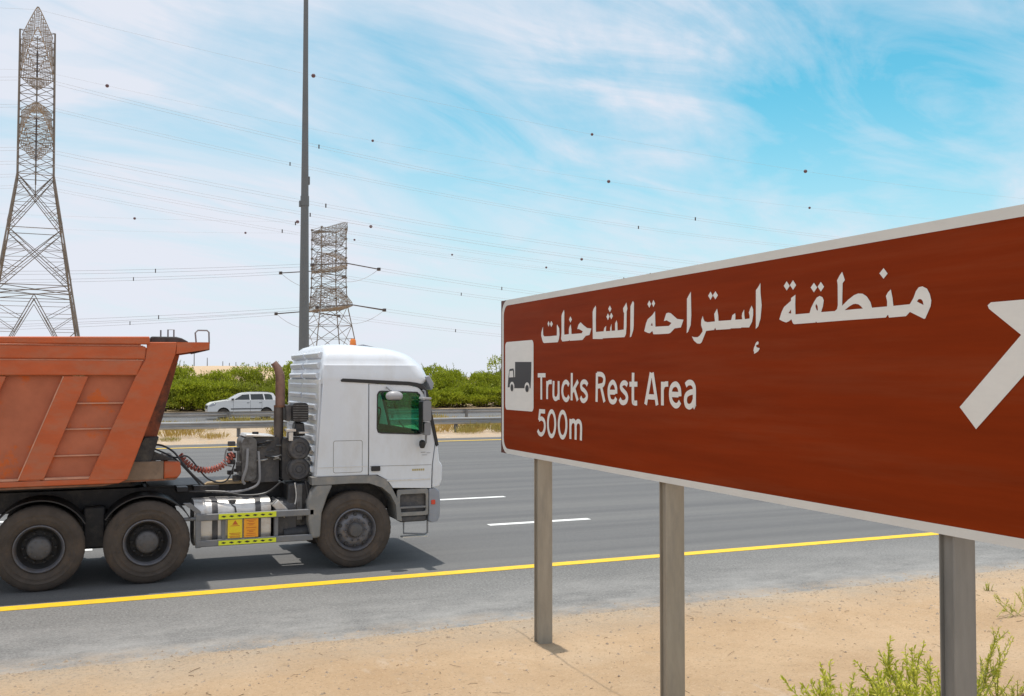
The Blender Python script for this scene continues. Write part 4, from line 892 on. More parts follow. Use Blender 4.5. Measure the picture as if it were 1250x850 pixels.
# ================================================================== WHITE CAR ON THE FAR ROAD
CY0, CY1 = 65.0, 66.74; CX = 8.9
car = thing('white_car', (CX, 65.87, 0), 'silvery white compact off-road car heading left on the far road behind the rails', 'car')
low = [(6.60, 0.45), (6.58, 0.72), (6.64, 0.92), (6.86, 1.06), (7.75, 1.20), (7.90, 1.21), (10.95, 1.21), (11.04, 1.05), (11.08, 0.72), (11.06, 0.42), (10.62, 0.40)]
def arch(cx_, cz_, r, n=8): return [(cx_+r*math.cos(R(180*i/n)), cz_+r*math.sin(R(180*i/n))) for i in range(n+1)]
prof = low+arch(10.22, 0.36, 0.40)+[(9.8, 0.30), (8.1, 0.30)]+arch(7.55, 0.36, 0.40)+[(7.1, 0.36)]
MB().prism(prof, CY0, CY1).build('body', M['car_white'], car, bevel=0.05, seg=3)
roof = MB(); rr = []
for y_, s_ in ((CY0+0.03, 0), (CY0+0.16, 1), (CY1-0.16, 1), (CY1-0.03, 0)):
    pass
gh = [(7.86, 1.19), (8.62, 1.60), (8.85, 1.655), (9.6, 1.70), (10.55, 1.665), (10.66, 1.62), (10.90, 1.19)]
ghi = [(7.98, 1.20), (8.66, 1.565), (8.9, 1.60), (9.6, 1.62), (10.46, 1.60), (10.58, 1.56), (10.76, 1.20)]
def tilt(poly, y_lo, y_hi):   # side of the cabin leaning inwards towards the roof
    return [(p[0], y_lo+(y_hi-y_lo)*(p[1]-1.2)/0.5, p[1]) for p in poly]
a_ = tilt(gh, CY0+0.02, CY0+0.17); b_ = tilt(gh, CY1-0.02, CY1-0.17); n = len(gh)
mb = MB(); mb.add(a_+b_, [(i, i+1, n+i+1, n+i) for i in range(1, n-2)]); r_o = mb.build('roof', M['car_white'], car)
sol = r_o.modifiers.new('s', 'SOLIDIFY'); sol.thickness = 0.04
def inner(z0, z1, x0, x1):
    return [(x0[0], z0), (x0[1], z1), (x1[1], z1), (x1[0], z0)]
wins = [('front_window', [(8.16, 1.215), (8.70, 1.545), (9.13, 1.575), (9.16, 1.215)]), ('rear_window', [(9.24, 1.215), (9.21, 1.58), (9.98, 1.59), (10.06, 1.215)]), ('quarter_window', [(10.14, 1.215), (10.06, 1.59), (10.42, 1.58), (10.55, 1.515), (10.62, 1.215)])]
for yl, yh in ((CY0+0.02, CY0+0.17), (CY1-0.02, CY1-0.17)):
    fl = tilt(gh, yl, yh); hl = [tilt(w, yl, yh) for _, w in wins]
    loops = [gh]+[w for _, w in wins]; tri = tessellate_polygon([[Vector((p[0], p[1], 0)) for p in l] for l in loops]); allp = [p for l in [fl]+hl for p in l]
    o = MB().add(allp, [tuple(t) for t in tri]).build('cabin_side', M['car_white'], car); s_ = o.modifiers.new('s', 'SOLIDIFY'); s_.thickness = 0.03; s_.offset = 0
    for (nm, w) in wins:
        MB().add(tilt(w, yl+0.0, yh+0.0), [tuple(range(len(w)))]).build(nm, M['car_glass'], car)
MB().add([a_[0], a_[1], b_[1], b_[0]], [(0, 1, 2, 3)]).build('windscreen', M['wind_glass'], car)
MB().add([a_[-1], a_[-2], b_[-2], b_[-1]], [(0, 1, 2, 3)]).build('rear_screen', M['car_glass'], car)
MB().box(8.4, 10.4, CY0+0.2, CY1-0.2, 1.1, 1.215).build('cabin_floor', M['dark'], car)
for x in (8.9, 9.8):
    for y in (CY0+0.3, CY1-0.8): MB().box(x, x+0.16, y, y+0.5, 1.2, 1.52).build('seat', M['seat'], car, bevel=0.05)
MB().box(8.0, 9.95, CY0-0.018, CY0+0.01, 0.62, 0.69).build('side_moulding', M['car_trim'], car)
for x in (9.2, 9.92, 8.14): MB().box(x, x+0.012, CY0-0.003, CY0+0.01, 0.42, 1.20).build('door_seam', M['car_trim'], car)
for x in (8.98, 9.74): MB().box(x, x+0.17, CY0-0.03, CY0+0.01, 1.02, 1.05).build('door_handle', M['car_trim'], car, bevel=0.008)
MB().box(8.02, 8.16, CY0-0.17, CY0+0.0, 1.20, 1.33).build('wing_mirror', M['car_trim'], car, bevel=0.03)
MB().prism([(6.66, 0.80), (6.70, 0.93), (6.9, 1.02), (7.12, 1.04), (7.02, 0.88)], CY0-0.012, CY0+0.25).build('headlight', M['lamp'], car, bevel=0.01)
MB().box(6.565, 6.60, CY0+0.3, CY1-0.3, 0.66, 0.86).build('grille', M['black'], car)
MB().box(10.98, 11.07, CY0-0.01, CY0+0.12, 0.85, 1.2).build('tail_light', M['red'], car, bevel=0.01)
MB().box(8.9, 10.4, CY0+0.22, CY0+0.25, 1.715, 1.745).build('roof_rail', M['car_trim'], car)
for x in (7.55, 10.22):
    for y, sg in ((CY0+0.02, 1), (CY1-0.02, -1)):
        w = MB().lathe([(0.0, 0.20), (0.0, 0.29), (0.03, 0.335), (0.19, 0.335), (0.2, 0.2)], (x, y, 0.335), 'y', 20, sg).build('wheel', M['tread'], car, smooth=True)
        MB().lathe([(0.01, 0.0), (0.0, 0.06), (0.04, 0.1), (0.02, 0.19), (0.0, 0.21)], (x, y, 0.335), 'y', 12, sg).build('rim', M['rim'], w, smooth=True)
    MB().box(x-0.5, x+0.5, CY0+0.25, CY1-0.25, 0.3, 0.8).build('wheel_well', M['dark'], car)
# ================================================================== TRUCK TRACTOR
TR = thing('truck_tractor', (2.0, 15.1, 0), 'white high roofed truck tractor with exposed black chassis, pulling the orange tipper', 'truck')
YN, YF = 13.85, 16.30       # near and far side planes
def wheel_set(x, y, r, parent, kind, sg=1, nm='wheel'):
    """y: outer face; tyre goes in +sg*y"""
    w_ = 0.30; R0 = r
    e_ = bpy.data.objects.new(nm, None)
    prof = [(0.035, 0.295), (0.012, 0.325), (0.004, 0.36), (-0.001, 0.372), (-0.001, 0.380), (0.004, 0.392), (0.002, R0*0.78), (-0.003, R0*0.80), (-0.003, R0*0.815), (0.003, R0*0.83), (0.006, R0*0.86), (0.022, R0*0.93), (0.040, R0*0.972), (0.055, R0*0.992), (0.075, R0), (0.095, R0),
            (0.096, R0-0.012), (0.106, R0-0.012), (0.107, R0), (0.143, R0), (0.144, R0-0.012), (0.154, R0-0.012), (0.155, R0), (0.193, R0), (0.194, R0-0.012), (0.204, R0-0.012), (0.205, R0), (0.225, R0), (0.26, R0*0.972), (0.30, R0*0.8), (0.27, 0.295)]
    ty = MB().lathe(prof, (x, y, R0), 'y', 56, sg).build('tyre', M['tyre'], parent, smooth=32)
    mb = MB()
    for k in range(44):          # shoulder blocks of the tread
        a = 2*math.pi*k/44; c, s_ = math.cos(a), math.sin(a); ta = Vector((-s_, 0, c))*0.022; ra = Vector((c, 0, s_))
        for o0, o1 in ((0.066, 0.092), (0.208, 0.255)):
            p = [Vector((x, y+sg*o, R0))+ra*rr_+ta*q for o in (o0, o1) for rr_ in (R0*0.965, R0+0.0015) for q in (-1, 1)]
            mb.add(p, [(0, 1, 3, 2), (4, 6, 7, 5), (0, 4, 5, 1), (2, 3, 7, 6), (0, 2, 6, 4), (1, 5, 7, 3)])
    tag(mb.build('tread_blocks', M['tread'], ty), kind='stuff')
    if kind == 'rear':
        rim = MB().lathe([(0.034, 0.300), (0.006, 0.298), (0.0, 0.288), (0.012, 0.276), (0.035, 0.268), (0.085, 0.258)], (x, y, R0), 'y', 48, sg).build('rim', M['rim'], ty, smooth=50)
        MB().lathe([(0.085, 0.258), (0.10, 0.254), (0.16, 0.235), (0.19, 0.21)], (x, y, R0), 'y', 48, sg).build('rim_barrel', M['rim_dark'], rim, smooth=50)  # darker than the lip: shade of the deep barrel is painted in
        MB().lathe([(0.19, 0.245), (0.20, 0.20), (0.185, 0.17), (0.175, 0.12), (0.175, 0.0)], (x, y, R0), 'y', 40, sg).build('wheel_disc', M['rim_dark'], rim, smooth=40)
        MB().lathe([(0.19, 0.155), (0.10, 0.148), (0.03, 0.138), (0.012, 0.115), (0.006, 0.06), (0.0, 0.04), (0.0, 0.0)], (x, y, R0), 'y', 36, sg).build('hub', M['hub'], rim, smooth=50)
        mb = MB()
        for k in range(10):
            a = 2*math.pi*k/10; mb.lathe([(0.13, 0.0), (0.13, 0.016), (0.19, 0.016)], (x+0.19*math.cos(a), y, R0+0.19*math.sin(a)), 'y', 6, sg)
        mb.build('wheel_nuts', M['rim_dark'], rim)
        mb = MB()
        for k in range(8):
            a = 2*math.pi*(k+.5)/8; mb.lathe([(0.0, 0.0), (0.0, 0.011), (0.02, 0.012)], (x+0.10*math.cos(a), y+sg*0.002, R0+0.10*math.sin(a)), 'y', 6, sg)
        mb.build('hub_bolts', M['hub'], rim)
    else:
        # steel front wheel: raised rim lip, dished ring with slots, bulging centre
        rim = MB().lathe([(0.034, 0.300), (0.004, 0.298), (-0.004, 0.286), (0.008, 0.274), (0.05, 0.262), (0.075, 0.25)], (x, y, R0), 'y', 48, sg).build('rim', M['rim'], ty, smooth=50)
        MB().lathe([(0.075, 0.252), (0.04, 0.225), (0.012, 0.195), (0.004, 0.165), (0.010, 0.135), (0.02, 0.12), (0.02, 0.0)], (x, y, R0), 'y', 48, sg).build('wheel_disc', M['rim'], rim, smooth=50)
        MB().lathe([(0.02, 0.108), (-0.035, 0.10), (-0.055, 0.085), (-0.060, 0.05), (-0.060, 0.0)], (x, y, R0), 'y', 32, sg).build('hub', M['hub'], rim, smooth=40)
        mb = MB()
        for k in range(10):
            a = 2*math.pi*k/10; mb.lathe([(0.0, 0.0), (-0.03, 0.010), (-0.03, 0.016), (0.01, 0.017)], (x+0.15*math.cos(a), y, R0+0.15*math.sin(a)), 'y', 6, sg)
        mb.build('wheel_nuts', M['rim'], rim)
        mb = MB()
        for k in range(10):
            a = 2*math.pi*(k+.5)/10; cx_, cz_ = x+0.218*math.cos(a), R0+0.218*math.sin(a)
            mb.lathe([(0.012, 0.0), (0.012, 0.024), (0.05, 0.026)], (cx_, y, cz_), 'y', 10, sg)
        mb.build('vent_holes', M['rim_dark'], rim)
    return ty
WR = 0.535
for xw in (-0.62, 0.66):
    wheel_set(xw, YN-0.02, WR, TR, 'rear', 1); wheel_set(xw, YF+0.02, WR, TR, 'rear', -1)
    for y in (YN+0.30, YF-0.60): MB().lathe([(0, 0.3), (0.0, WR*0.85), (0.03, WR*0.98), (0.27, WR*0.98), (0.29, 0.3)], (xw, y, WR), 'y', 36).build('inner_tyre', M['tread'], TR, smooth=40)
    MB().tube([(xw, YN+0.1, WR), (xw, YF-0.1, WR)], 0.09, 12).build('axle', M['chassis'], TR, smooth=True)
    MB().lathe([(0, 0.0), (0.0, 0.22), (0.15, 0.26), (0.35, 0.26), (0.5, 0.22), (0.5, 0)], (xw, 14.82, WR), 'y', 20).build('axle_hub', M['chassis'], TR, smooth=True)
FX = 3.425
wheel_set(FX, YN+0.01, 0.535, TR, 'front', 1); wheel_set(FX, YF-0.01, 0.535, TR, 'front', -1)
MB().tube([(FX, YN+0.1, 0.5), (FX, YF-0.1, 0.5)], 0.07, 10).build('front_axle', M['chassis'], TR, smooth=True)
# chassis rails and cross members
for y in (14.62, 15.46):
    mb = MB(); mb.box(-1.75, 4.35, y, y+0.012, 0.90, 1.17); mb.box(-1.75, 4.35, y+0.0125, y+0.08, 1.158, 1.17); mb.box(-1.75, 4.35, y+0.0125, y+0.08, 0.90, 0.912)
    mb.build('chassis_rail', M['chassis'], TR)
for x in (-1.6, -0.62, 0.02, 0.66, 1.5, 2.4, 3.9): MB().box(x, x+0.1, 14.635, 15.455, 0.93, 1.15).build('cross_member', M['chassis'], TR)
for y in (14.35, 15.62):    # leaf springs between the rear wheels
    mb = MB()
    for k in range(7):
        L = 0.62-0.07*k; z = 0.86-0.026*k
        mb.box(0.02-L, 0.02+L, y, y+0.09, z-0.011, z+0.011)
    mb.build('leaf_spring', M['chassis'], TR, bevel=0.003, seg=1)
    MB().box(-0.12, 0.16, y-0.02, y+0.12, 0.42, 0.98).build('spring_saddle', M['chassis'], TR, bevel=0.03)
    MB().tube([(-0.60, y+0.03, 0.50), (0.64, y+0.03, 0.50)], 0.03, 8).build('torque_rod', M['chassis'], TR)
for xw in (-0.62, 0.66):    # thin black mudguards over the wheels
    pts = [(xw+(WR+0.075)*math.cos(R(a)), WR+(WR+0.075)*math.sin(R(a))) for a in range(28, 153, 8)]
    ins = [(xw+(WR+0.06)*math.cos(R(a)), WR+(WR+0.06)*math.sin(R(a))) for a in range(28, 153, 8)]
    for a_, b_ in ((YN+0.02, YN+0.62), (YF-0.62, YF-0.02)): MB().prism(pts+ins[::-1], a_, b_).build('mudguard', M['black'], TR, smooth=30)
# fifth wheel plate
MB().prism([(-0.75, 14.6), (0.5, 14.6), (0.62, 14.8), (0.62, 15.35), (0.5, 15.55), (-0.75, 15.55)], 1.19, 1.25, 'z').build('fifth_wheel', M['chassis'], TR, bevel=0.01)
MB().box(0.70, 2.5, 14.55, 15.60, 1.172, 1.195).build('deck_plate', M['chassis'], TR, bevel=0.004, seg=1)
for a_ in ((1.28, 1.62, 14.40, 14.62), (1.05, 1.20, 14.3, 14.6)): MB().box(*a_, 1.12, 1.19).build('bracket', M['chassis'], TR, bevel=0.01)
MB().prism([(1.10, 1.02), (1.20, 1.02), (1.33, 0.90), (1.33, 0.46), (1.27, 0.46), (1.27, 0.88)], YN+0.02, YN+0.07).build('guard_bracket', M['guard'], TR, bevel=0.006)
MB().tube([(0.98, YN+0.1, 0.80), (1.3, YN+0.06, 0.80)], 0.025, 8).build('guard_strut', M['guard'], TR)
# fuel tank with straps, side guard, warning plates
tk = MB().prism(rrect(13.93, 14.55, 0.42, 1.03, 0.17, 7), 1.25, 2.26, 'x').build('fuel_tank', M['alu'], TR, bevel=0.035, seg=3)
for x in (1.48, 2.05): MB().prism(rrect(13.922, 14.558, 0.412, 1.038, 0.175, 7), x, x+0.075, 'x').build('tank_strap', M['tank_dark'], tk, smooth=40)
MB().lathe([(0, 0.055), (0.05, 0.055), (0.055, 0.04), (0.055, 0)], (1.75, 14.02, 0.965), 'z', 16).build('filler_cap', M['tank_dark'], tk, smooth=True)
MB().tube([(1.70, 14.0, 0.98), (1.78, 13.94, 0.93), (1.79, 13.92, 0.86)], 0.012, 6).build('cap_chain', M['hose'], tk)
MB().prism(rrect(14.0, 14.5, 0.44, 0.98, 0.10, 4), 2.30, 2.62, 'x').build('battery_box', M['tank_dark'], TR, bevel=0.03)
MB().prism([(2.27, 0.93), (2.36, 1.0), (2.50, 0.86), (2.45, 0.74)], 13.95, 14.4).build('tank_step', M['alu'], TR, bevel=0.01)
g1 = MB().box(1.27, 2.84, YN-0.01, YN+0.03, 0.775, 0.865).build('side_guard_rail', M['guard'], TR, bevel=0.012)
g2 = MB().box(1.27, 2.82, YN-0.01, YN+0.03, 0.43, 0.515).build('side_guard_rail', M['guard'], TR, bevel=0.012)
MB().box(1.26, 1.33, YN-0.005, YN+0.04, 0.42, 0.87).build('guard_upright', M['guard'], TR, bevel=0.008)
for x in (1.6, 2.3): MB().box(x, x+0.05, YN+0.032, YN+0.4, 0.45, 0.86).build('guard_upright', M['guard'], TR)
for (zc_, zt, par) in ((0.823, 0.035, g1), (0.472, 0.030, g2)):
    hs = MB().box(1.555, 2.315, YN-0.018, YN-0.0105, zc_-zt, zc_+zt).build('hazard_strip', M['hazard'], par)
    for k in range(7):
        x = 1.62+k*0.103; L = 0.034 if k != 3 else 0.040
        MB().prism([(x-L, zc_), (x-0.006, zc_+0.014), (x+L, zc_+0.003), (x+0.006, zc_-0.014)], YN-0.0205, YN-0.0185).build('strip_mark', M['black'], hs)
for x0, mt, mk in ((1.675, 'plate_y', 0), (1.888, 'plate_o', 1)):
    pl = MB().box(x0, x0+0.190, YN+0.000, YN+0.012, 0.525, 0.785).build('warning_plate', M[mt], TR, bevel=0.003, seg=1, label='yellow warning plate' if mk == 0 else 'orange warning plate')
    if mk == 0:
        MB().prism([(x0+0.06, 0.705), (x0+0.135, 0.705), (x0+0.0975, 0.765)], YN-0.002, YN-0.0005).build('printed_mark', M['print_red'], pl)
        zz = [(0.59, 0.15), (0.572, 0.12), (0.552, 0.15), (0.537, 0.13), (0.69, 0.12)]
    else:
        zz = [(0.755, 0.12), (0.735, 0.07), (0.71, 0.10), (0.69, 0.06), (0.655, 0.14), (0.62, 0.11), (0.60, 0.06), (0.575, 0.12), (0.55, 0.14)]
    for z, w in zz: MB().box(x0+0.095-w/2, x0+0.095+w/2, YN-0.002, YN-0.0005, z-0.004, z+0.004).build('printed_line', M['print_red'], pl)

# ---- cab: hollow shell of side walls, back wall, roof moulding, door, glazing
def lerp(a, b, t): return a+(b-a)*t
ARCH = [(2.866, 1.30), (3.74, 1.30), (3.90, 1.215), (3.96, 1.102), (4.555, 1.075)]
side_out = [(2.862, 1.30), (3.606, 1.30), (3.606, 2.63), (3.2, 2.655), (2.952, 2.66), (2.92, 2.20)]
win = [(3.745, 1.90), (3.725, 1.96), (3.728, 2.44), (3.76, 2.492), (3.80, 2.497), (4.33, 2.478), (4.37, 2.44), (4.425, 1.91), (4.40, 1.868), (4.33, 1.862), (3.80, 1.888)]
door = [(3.616, 1.30), (3.74, 1.30), (3.88, 1.225), (3.965, 1.102), (4.546, 1.075), (4.556, 1.41), (4.600, 1.735), (4.535, 2.05), (4.425, 2.47), (4.34, 2.545), (4.20, 2.578), (3.616, 2.60)]
for (ya, yb, sg) in ((YN, YN+0.035, -1), (YF-0.035, YF, 1)):
    MB().prism(side_out, ya, yb).build('cab_side', M['white'], TR, bevel=0.012)
    d_ = MB().prism(door, ya+0.002, yb-0.002, holes=[win]).build('door', M['white'], TR, bevel=0.007)
    y0 = YN-0.0005 if sg < 0 else YF-0.0025
    MB().prism(win, (ya+yb)/2-0.003, (ya+yb)/2+0.003).build('door_window', M['cab_glass'], d_)
    wi = [(x_+(4.08-x_)*0.035, z_+(2.18-z_)*0.05) for x_, z_ in win]
    yo = (ya-0.004, ya+0.010) if sg < 0 else (yb-0.010, yb+0.004)
    MB().prism(win, yo[0], yo[1], holes=[wi]).build('window_seal', M['black'], d_)
    hy = (ya-0.022, ya-0.001) if sg < 0 else (yb+0.001, yb+0.022)
    MB().prism(rrect(3.645, 3.775, 1.355, 1.425, 0.012, 3), *hy).build('door_handle', M['black'], d_, bevel=0.005)
    MB().prism([(3.60, 1.295), (3.63, 1.295), (3.63, 2.605), (3.60, 2.605)], ya+0.012 if sg < 0 else ya-0.004, yb+0.004 if sg < 0 else yb-0.012).build('door_gap', M['black'], TR)
    # sill crease line and locker outline
    cr_ = (ya-0.006, ya-0.0005) if sg < 0 else (yb+0.0005, yb+0.006)
    MB().box(3.63, 4.53, *cr_, 1.20, 1.222).build('door_crease', M['white_low'], d_, bevel=0.003, seg=1)
    MB().prism([(3.63, 1.4275), (4.545, 1.4195), (4.545, 1.4135), (3.63, 1.4215)], ya-0.0008 if sg < 0 else yb-0.003, ya+0.004 if sg < 0 else yb+0.0008).build('panel_seam', M['grey_clad'], d_)
    lk_ = rrect(3.10, 3.52, 1.345, 1.80, 0.03, 3); lki = rrect(3.107, 3.513, 1.352, 1.793, 0.026, 3)
    MB().prism(lk_, ya-0.0015 if sg < 0 else yb-0.004, ya+0.004 if sg < 0 else yb+0.0015, holes=[lki]).build('locker_outline', M['grey_clad'], TR)
    MB().box(2.875, 3.60, *(v for v in cr_), 1.425, 1.432).build('panel_seam', M['white_low'], TR)
    # grey wheel-arch cladding with flare
    outer = [(2.80, 1.298), (3.72, 1.298), (3.86, 1.235), (3.955, 1.10), (4.03, 0.95), (4.085, 0.78), (4.10, 0.62)]
    inner_ = [(4.03, 0.64), (4.01, 0.86), (3.93, 1.01), (3.80, 1.12), (3.62, 1.185), (3.35, 1.196), (3.10, 1.19), (2.80, 1.19)]
    MB().prism(outer+inner_, ya-0.015 if sg < 0 else ya-0.5, yb+0.5 if sg < 0 else yb+0.015).build('wheel_arch', M['grey_clad'], TR, bevel=0.015)
    rear_f = [(2.86, 1.188), (3.10, 1.188), (3.02, 1.02), (2.945, 0.80), (2.925, 0.46), (2.80, 0.45), (2.755, 0.70), (2.75, 0.96), (2.80, 1.10)]
    MB().prism(rear_f, ya-0.01 if sg < 0 else ya-0.42, yb+0.42 if sg < 0 else yb+0.01).build('rear_mudguard', M['grey_clad'], TR, bevel=0.03, seg=3)
    # headlamp and step housing
    fr_ = rrect(4.03, 4.50, 0.69, 1.072, 0.03, 3); fri = rrect(4.075, 4.465, 0.745, 1.005, 0.03, 3)
    MB().prism(fr_, ya-0.002 if sg < 0 else ya, yb if sg < 0 else yb+0.002, holes=[fri]).build('step_housing', M['grey_clad'], TR, bevel=0.008)
    MB().box(4.05, 4.49, ya+0.06 if sg < 0 else yb-0.3, ya+0.3 if sg < 0 else yb-0.06, 0.70, 1.06).build('step_recess', M['tank_dark'], TR)
    MB().box(4.075, 4.465, ya+0.005 if sg < 0 else yb-0.055, ya+0.055 if sg < 0 else yb-0.005, 0.80, 0.825).build('step_tread', M['guard'], TR)
    MB().box(4.08, 4.48, *((ya+0.02, ya+0.24) if sg < 0 else (yb-0.24, yb-0.02)), 0.60, 0.688).build('bumper_underside', M['tank_dark'], TR, bevel=0.02)
    bx = [(4.51, 0.60), (4.54, 0.575), (4.64, 0.585), (4.682, 0.66), (4.69, 0.88), (4.675, 1.03), (4.62, 1.07), (4.51, 1.07)]
    MB().prism(bx, ya+0.004 if sg < 0 else yb-0.30, ya+0.30 if sg < 0 else yb-0.004).build('bumper_corner', M['bumper'], TR, bevel=0.03, seg=3)
    MB().prism(rrect(4.545, 4.605, 0.84, 0.905, 0.008, 2), *((ya-0.010, ya+0.01) if sg < 0 else (yb-0.01, yb+0.010))).build('side_marker', M['red'], TR, bevel=0.003)
    # swing-down step hoop below the bumper
    yy = ya+0.04 if sg < 0 else yb-0.04
    MB().tube([(4.14, yy, 0.60), (4.14, yy, 0.44), (4.46, yy, 0.41), (4.50, yy, 0.43), (4.50, yy, 0.60)], 0.014, 6).build('step_hoop', M['guard'], TR)
    MB().box(4.12, 4.50, yy-0.02, yy+0.1, 0.375, 0.392).build('lower_step', M['alu'], TR)
    # windscreen pillar
    cn = [(4.562, 1.08), (4.672, 1.10), (4.712, 1.20), (4.715, 1.39), (4.70, 1.43), (4.67, 1.46), (4.640, 1.735), (4.612, 1.735), (4.570, 1.41)]
    MB().prism(cn, ya+0.004 if sg < 0 else yb-0.16, ya+0.16 if sg < 0 else yb-0.004).build('cab_corner', M['white'], TR, bevel=0.035, seg=3)
    pil = [(4.615, 1.68), (4.655, 1.70), (4.59, 2.0), (4.485, 2.48), (4.415, 2.580), (4.33, 2.610), (4.20, 2.628), (3.23, 2.676), (3.20, 2.655), (3.21, 2.628), (4.19, 2.576), (4.30, 2.562), (4.37, 2.53), (4.43, 2.44), (4.545, 1.98)]
    MB().prism(pil, ya-0.012 if sg < 0 else yb-0.03, ya+0.03 if sg < 0 else yb+0.012).build('black_trim', M['black'], TR, bevel=0.006)
# floor, back wall, dashboard, seats
MB().box(2.87, 4.60, YN+0.04, YF-0.04, 1.31, 1.36).build('cab_floor', M['dark'], TR)
MB().box(2.9, 3.5, YN+0.04, YF-0.04, 1.36, 1.95).build('bunk', M['seat'], TR, bevel=0.05)
MB().prism([(4.22, 1.36), (4.60, 1.36), (4.58, 1.82), (4.40, 1.93), (4.26, 1.85)], YN+0.06, YF-0.06).build('dashboard', M['seat'], TR, bevel=0.03)
for y in (14.15, 15.45):
    MB().prism([(3.62, 1.75), (4.05, 1.75), (4.08, 1.88), (3.78, 1.88), (3.70, 2.42), (3.58, 2.42)], y, y+0.5).build('seat', M['seat'], TR, bevel=0.05)
MB().tube([(4.20+0.07*math.sin(R(a))*0.9, 15.7+0.21*math.cos(R(a)), 2.0+0.20*math.sin(R(a))) for a in range(0, 361, 20)], 0.014, 6).build('steering_wheel', M['black'], TR)
MB().box(2.90, 2.93, YN+0.036, YF-0.036, 1.30, 2.66).build('back_wall', M['white'], TR)
# front panel and windscreen
MB().prism([(4.60, 1.09), (4.70, 1.12), (4.72, 1.40), (4.64, 1.72), (4.60, 1.72)], YN+0.165, YF-0.165).build('front_panel', M['white'], TR, bevel=0.02)
MB().prism([(4.60, 0.585), (4.70, 0.62), (4.715, 1.0), (4.68, 1.06), (4.60, 1.06)], YN+0.305, YF-0.305).build('front_bumper', M['bumper'], TR, bevel=0.02)
for k in range(5): MB().box(4.712, 4.73, YN+0.5, YF-0.5, 1.16+0.05*k, 1.185+0.05*k).build('grille_slat', M['black'], TR)
for y in (YN+0.35, YF-0.7): MB().box(4.70, 4.725, y, y+0.35, 0.75, 0.93).build('headlight', M['lamp'], TR, bevel=0.01)
MB().add([(4.635, YN+0.05, 1.73), (4.455, YN+0.07, 2.56), (4.455, YF-0.07, 2.56), (4.635, YF-0.05, 1.73)], [(0, 1, 2, 3)]).build('windscreen', M['wind_glass'], TR)
for y in (14.3, 15.2): MB().tube([(4.655, y, 1.74), (4.61, y+0.55, 1.98)], 0.012, 5).build('wiper', M['black'], TR)
MB().prism([(4.46, 2.70), (4.53, 2.72), (4.60, 2.60), (4.585, 2.52), (4.55, 2.50), (4.51, 2.60)], YN+0.05, YF-0.05).build('sun_visor', M['bumper'], TR, bevel=0.012)
# moulded high roof: horizontal slices with rounded corners
def slice_(z, xb, xf, yn, yf, rb, rf, n=7):
    pts = []
    for cx_, cy_, a0, r in ((xf-rf, yf-rf, 0, rf), (xb+rb, yf-rb, 90, rb), (xb+rb, yn+rb, 180, rb), (xf-rf, yn+rf, 270, rf)):
        for i in range(n+1): a = R(a0+90*i/n); pts.append((cx_+r*math.cos(a), cy_+r*math.sin(a), z))
    return pts
lv_ = [(2.60, 2.925, 4.46, YN+0.005, YF-0.005, .05, .14), (2.66, 2.925, 4.53, YN-0.002, YF+0.002, .05, .20), (2.70, 2.928, 4.53, YN, YF, .05, .22), (2.78, 2.938, 4.505, YN+0.01, YF-0.01, .05, .26), (2.862, 2.948, 4.465, YN+0.02, YF-0.02, .05, .30),
       (2.875, 2.950, 4.452, YN+0.032, YF-0.032, .05, .31), (2.94, 2.960, 4.40, YN+0.05, YF-0.05, .06, .34), (3.00, 2.972, 4.33, YN+0.075, YF-0.075, .07, .36), (3.05, 2.985, 4.24, YN+0.12, YF-0.12, .09, .38),
       (3.09, 3.00, 4.12, YN+0.17, YF-0.17, .11, .38), (3.12, 3.02, 3.97, YN+0.24, YF-0.24, .14, .38), (3.15, 3.05, 3.75, YN+0.34, YF-0.34, .16, .36), (3.172, 3.12, 3.45, YN+0.5, YF-0.5, .15, .15), (3.178, 3.2, 3.35, YN+0.7, YF-0.7, .06, .06)]
roof_o = MB().loft([slice_(*a) for a in lv_]).build('high_roof', M['white'], TR, smooth=28)
# back of the cab: moulded ribs across, a groove down the middle
k = 0
z = 1.36
while z < 3.02:
    xb = 2.868+0.083*(z-1.40)/1.3 if z < 2.66 else 2.93+0.03*(z-2.66)/0.3
    for a_, b_ in ((YN+0.20, YN+1.16), (YN+1.28, YF-0.20)):
        hh = 0.075
        MB().prism([(xb-0.045, z), (xb-0.052, z+hh*0.8), (xb-0.030, z+hh), (xb+0.04, z+hh), (xb+0.04, z-0.02), (xb-0.01, z-0.02)], a_, b_).build('back_rib', M['white'], TR, bevel=0.012)
    z += 0.147; k += 1
MB().prism([(2.855, 1.30), (2.89, 1.30), (2.965, 2.66), (2.925, 2.66)], YN+0.04, YF-0.04).build('back_panel', M['white'], TR)
for y in (YN+0.036, YF-0.13): MB().prism([(2.845, 1.30), (2.885, 1.30), (2.955, 2.66), (2.918, 2.66)], y, y+0.09).build('back_corner', M['white'], TR, bevel=0.02)
# roof fittings
bc = MB().lathe([(0, 0.055), (0.03, 0.055), (0.03, 0.05), (0.09, 0.045), (0.115, 0.03), (0.12, 0)], (3.66, 15.02, 3.165), 'z', 16).build('beacon', M['amber'], TR, smooth=35)
MB().lathe([(-0.03, 0.06), (0.015, 0.06), (0.015, 0.0)], (3.66, 15.02, 3.16), 'z', 16).build('beacon_base', M['black'], TR)
MB().prism([(3.75, 3.17), (4.12, 3.10), (4.12, 3.112), (3.75, 3.19)], 14.75, 15.5).build('roof_hatch', M['bumper'], TR, bevel=0.004)
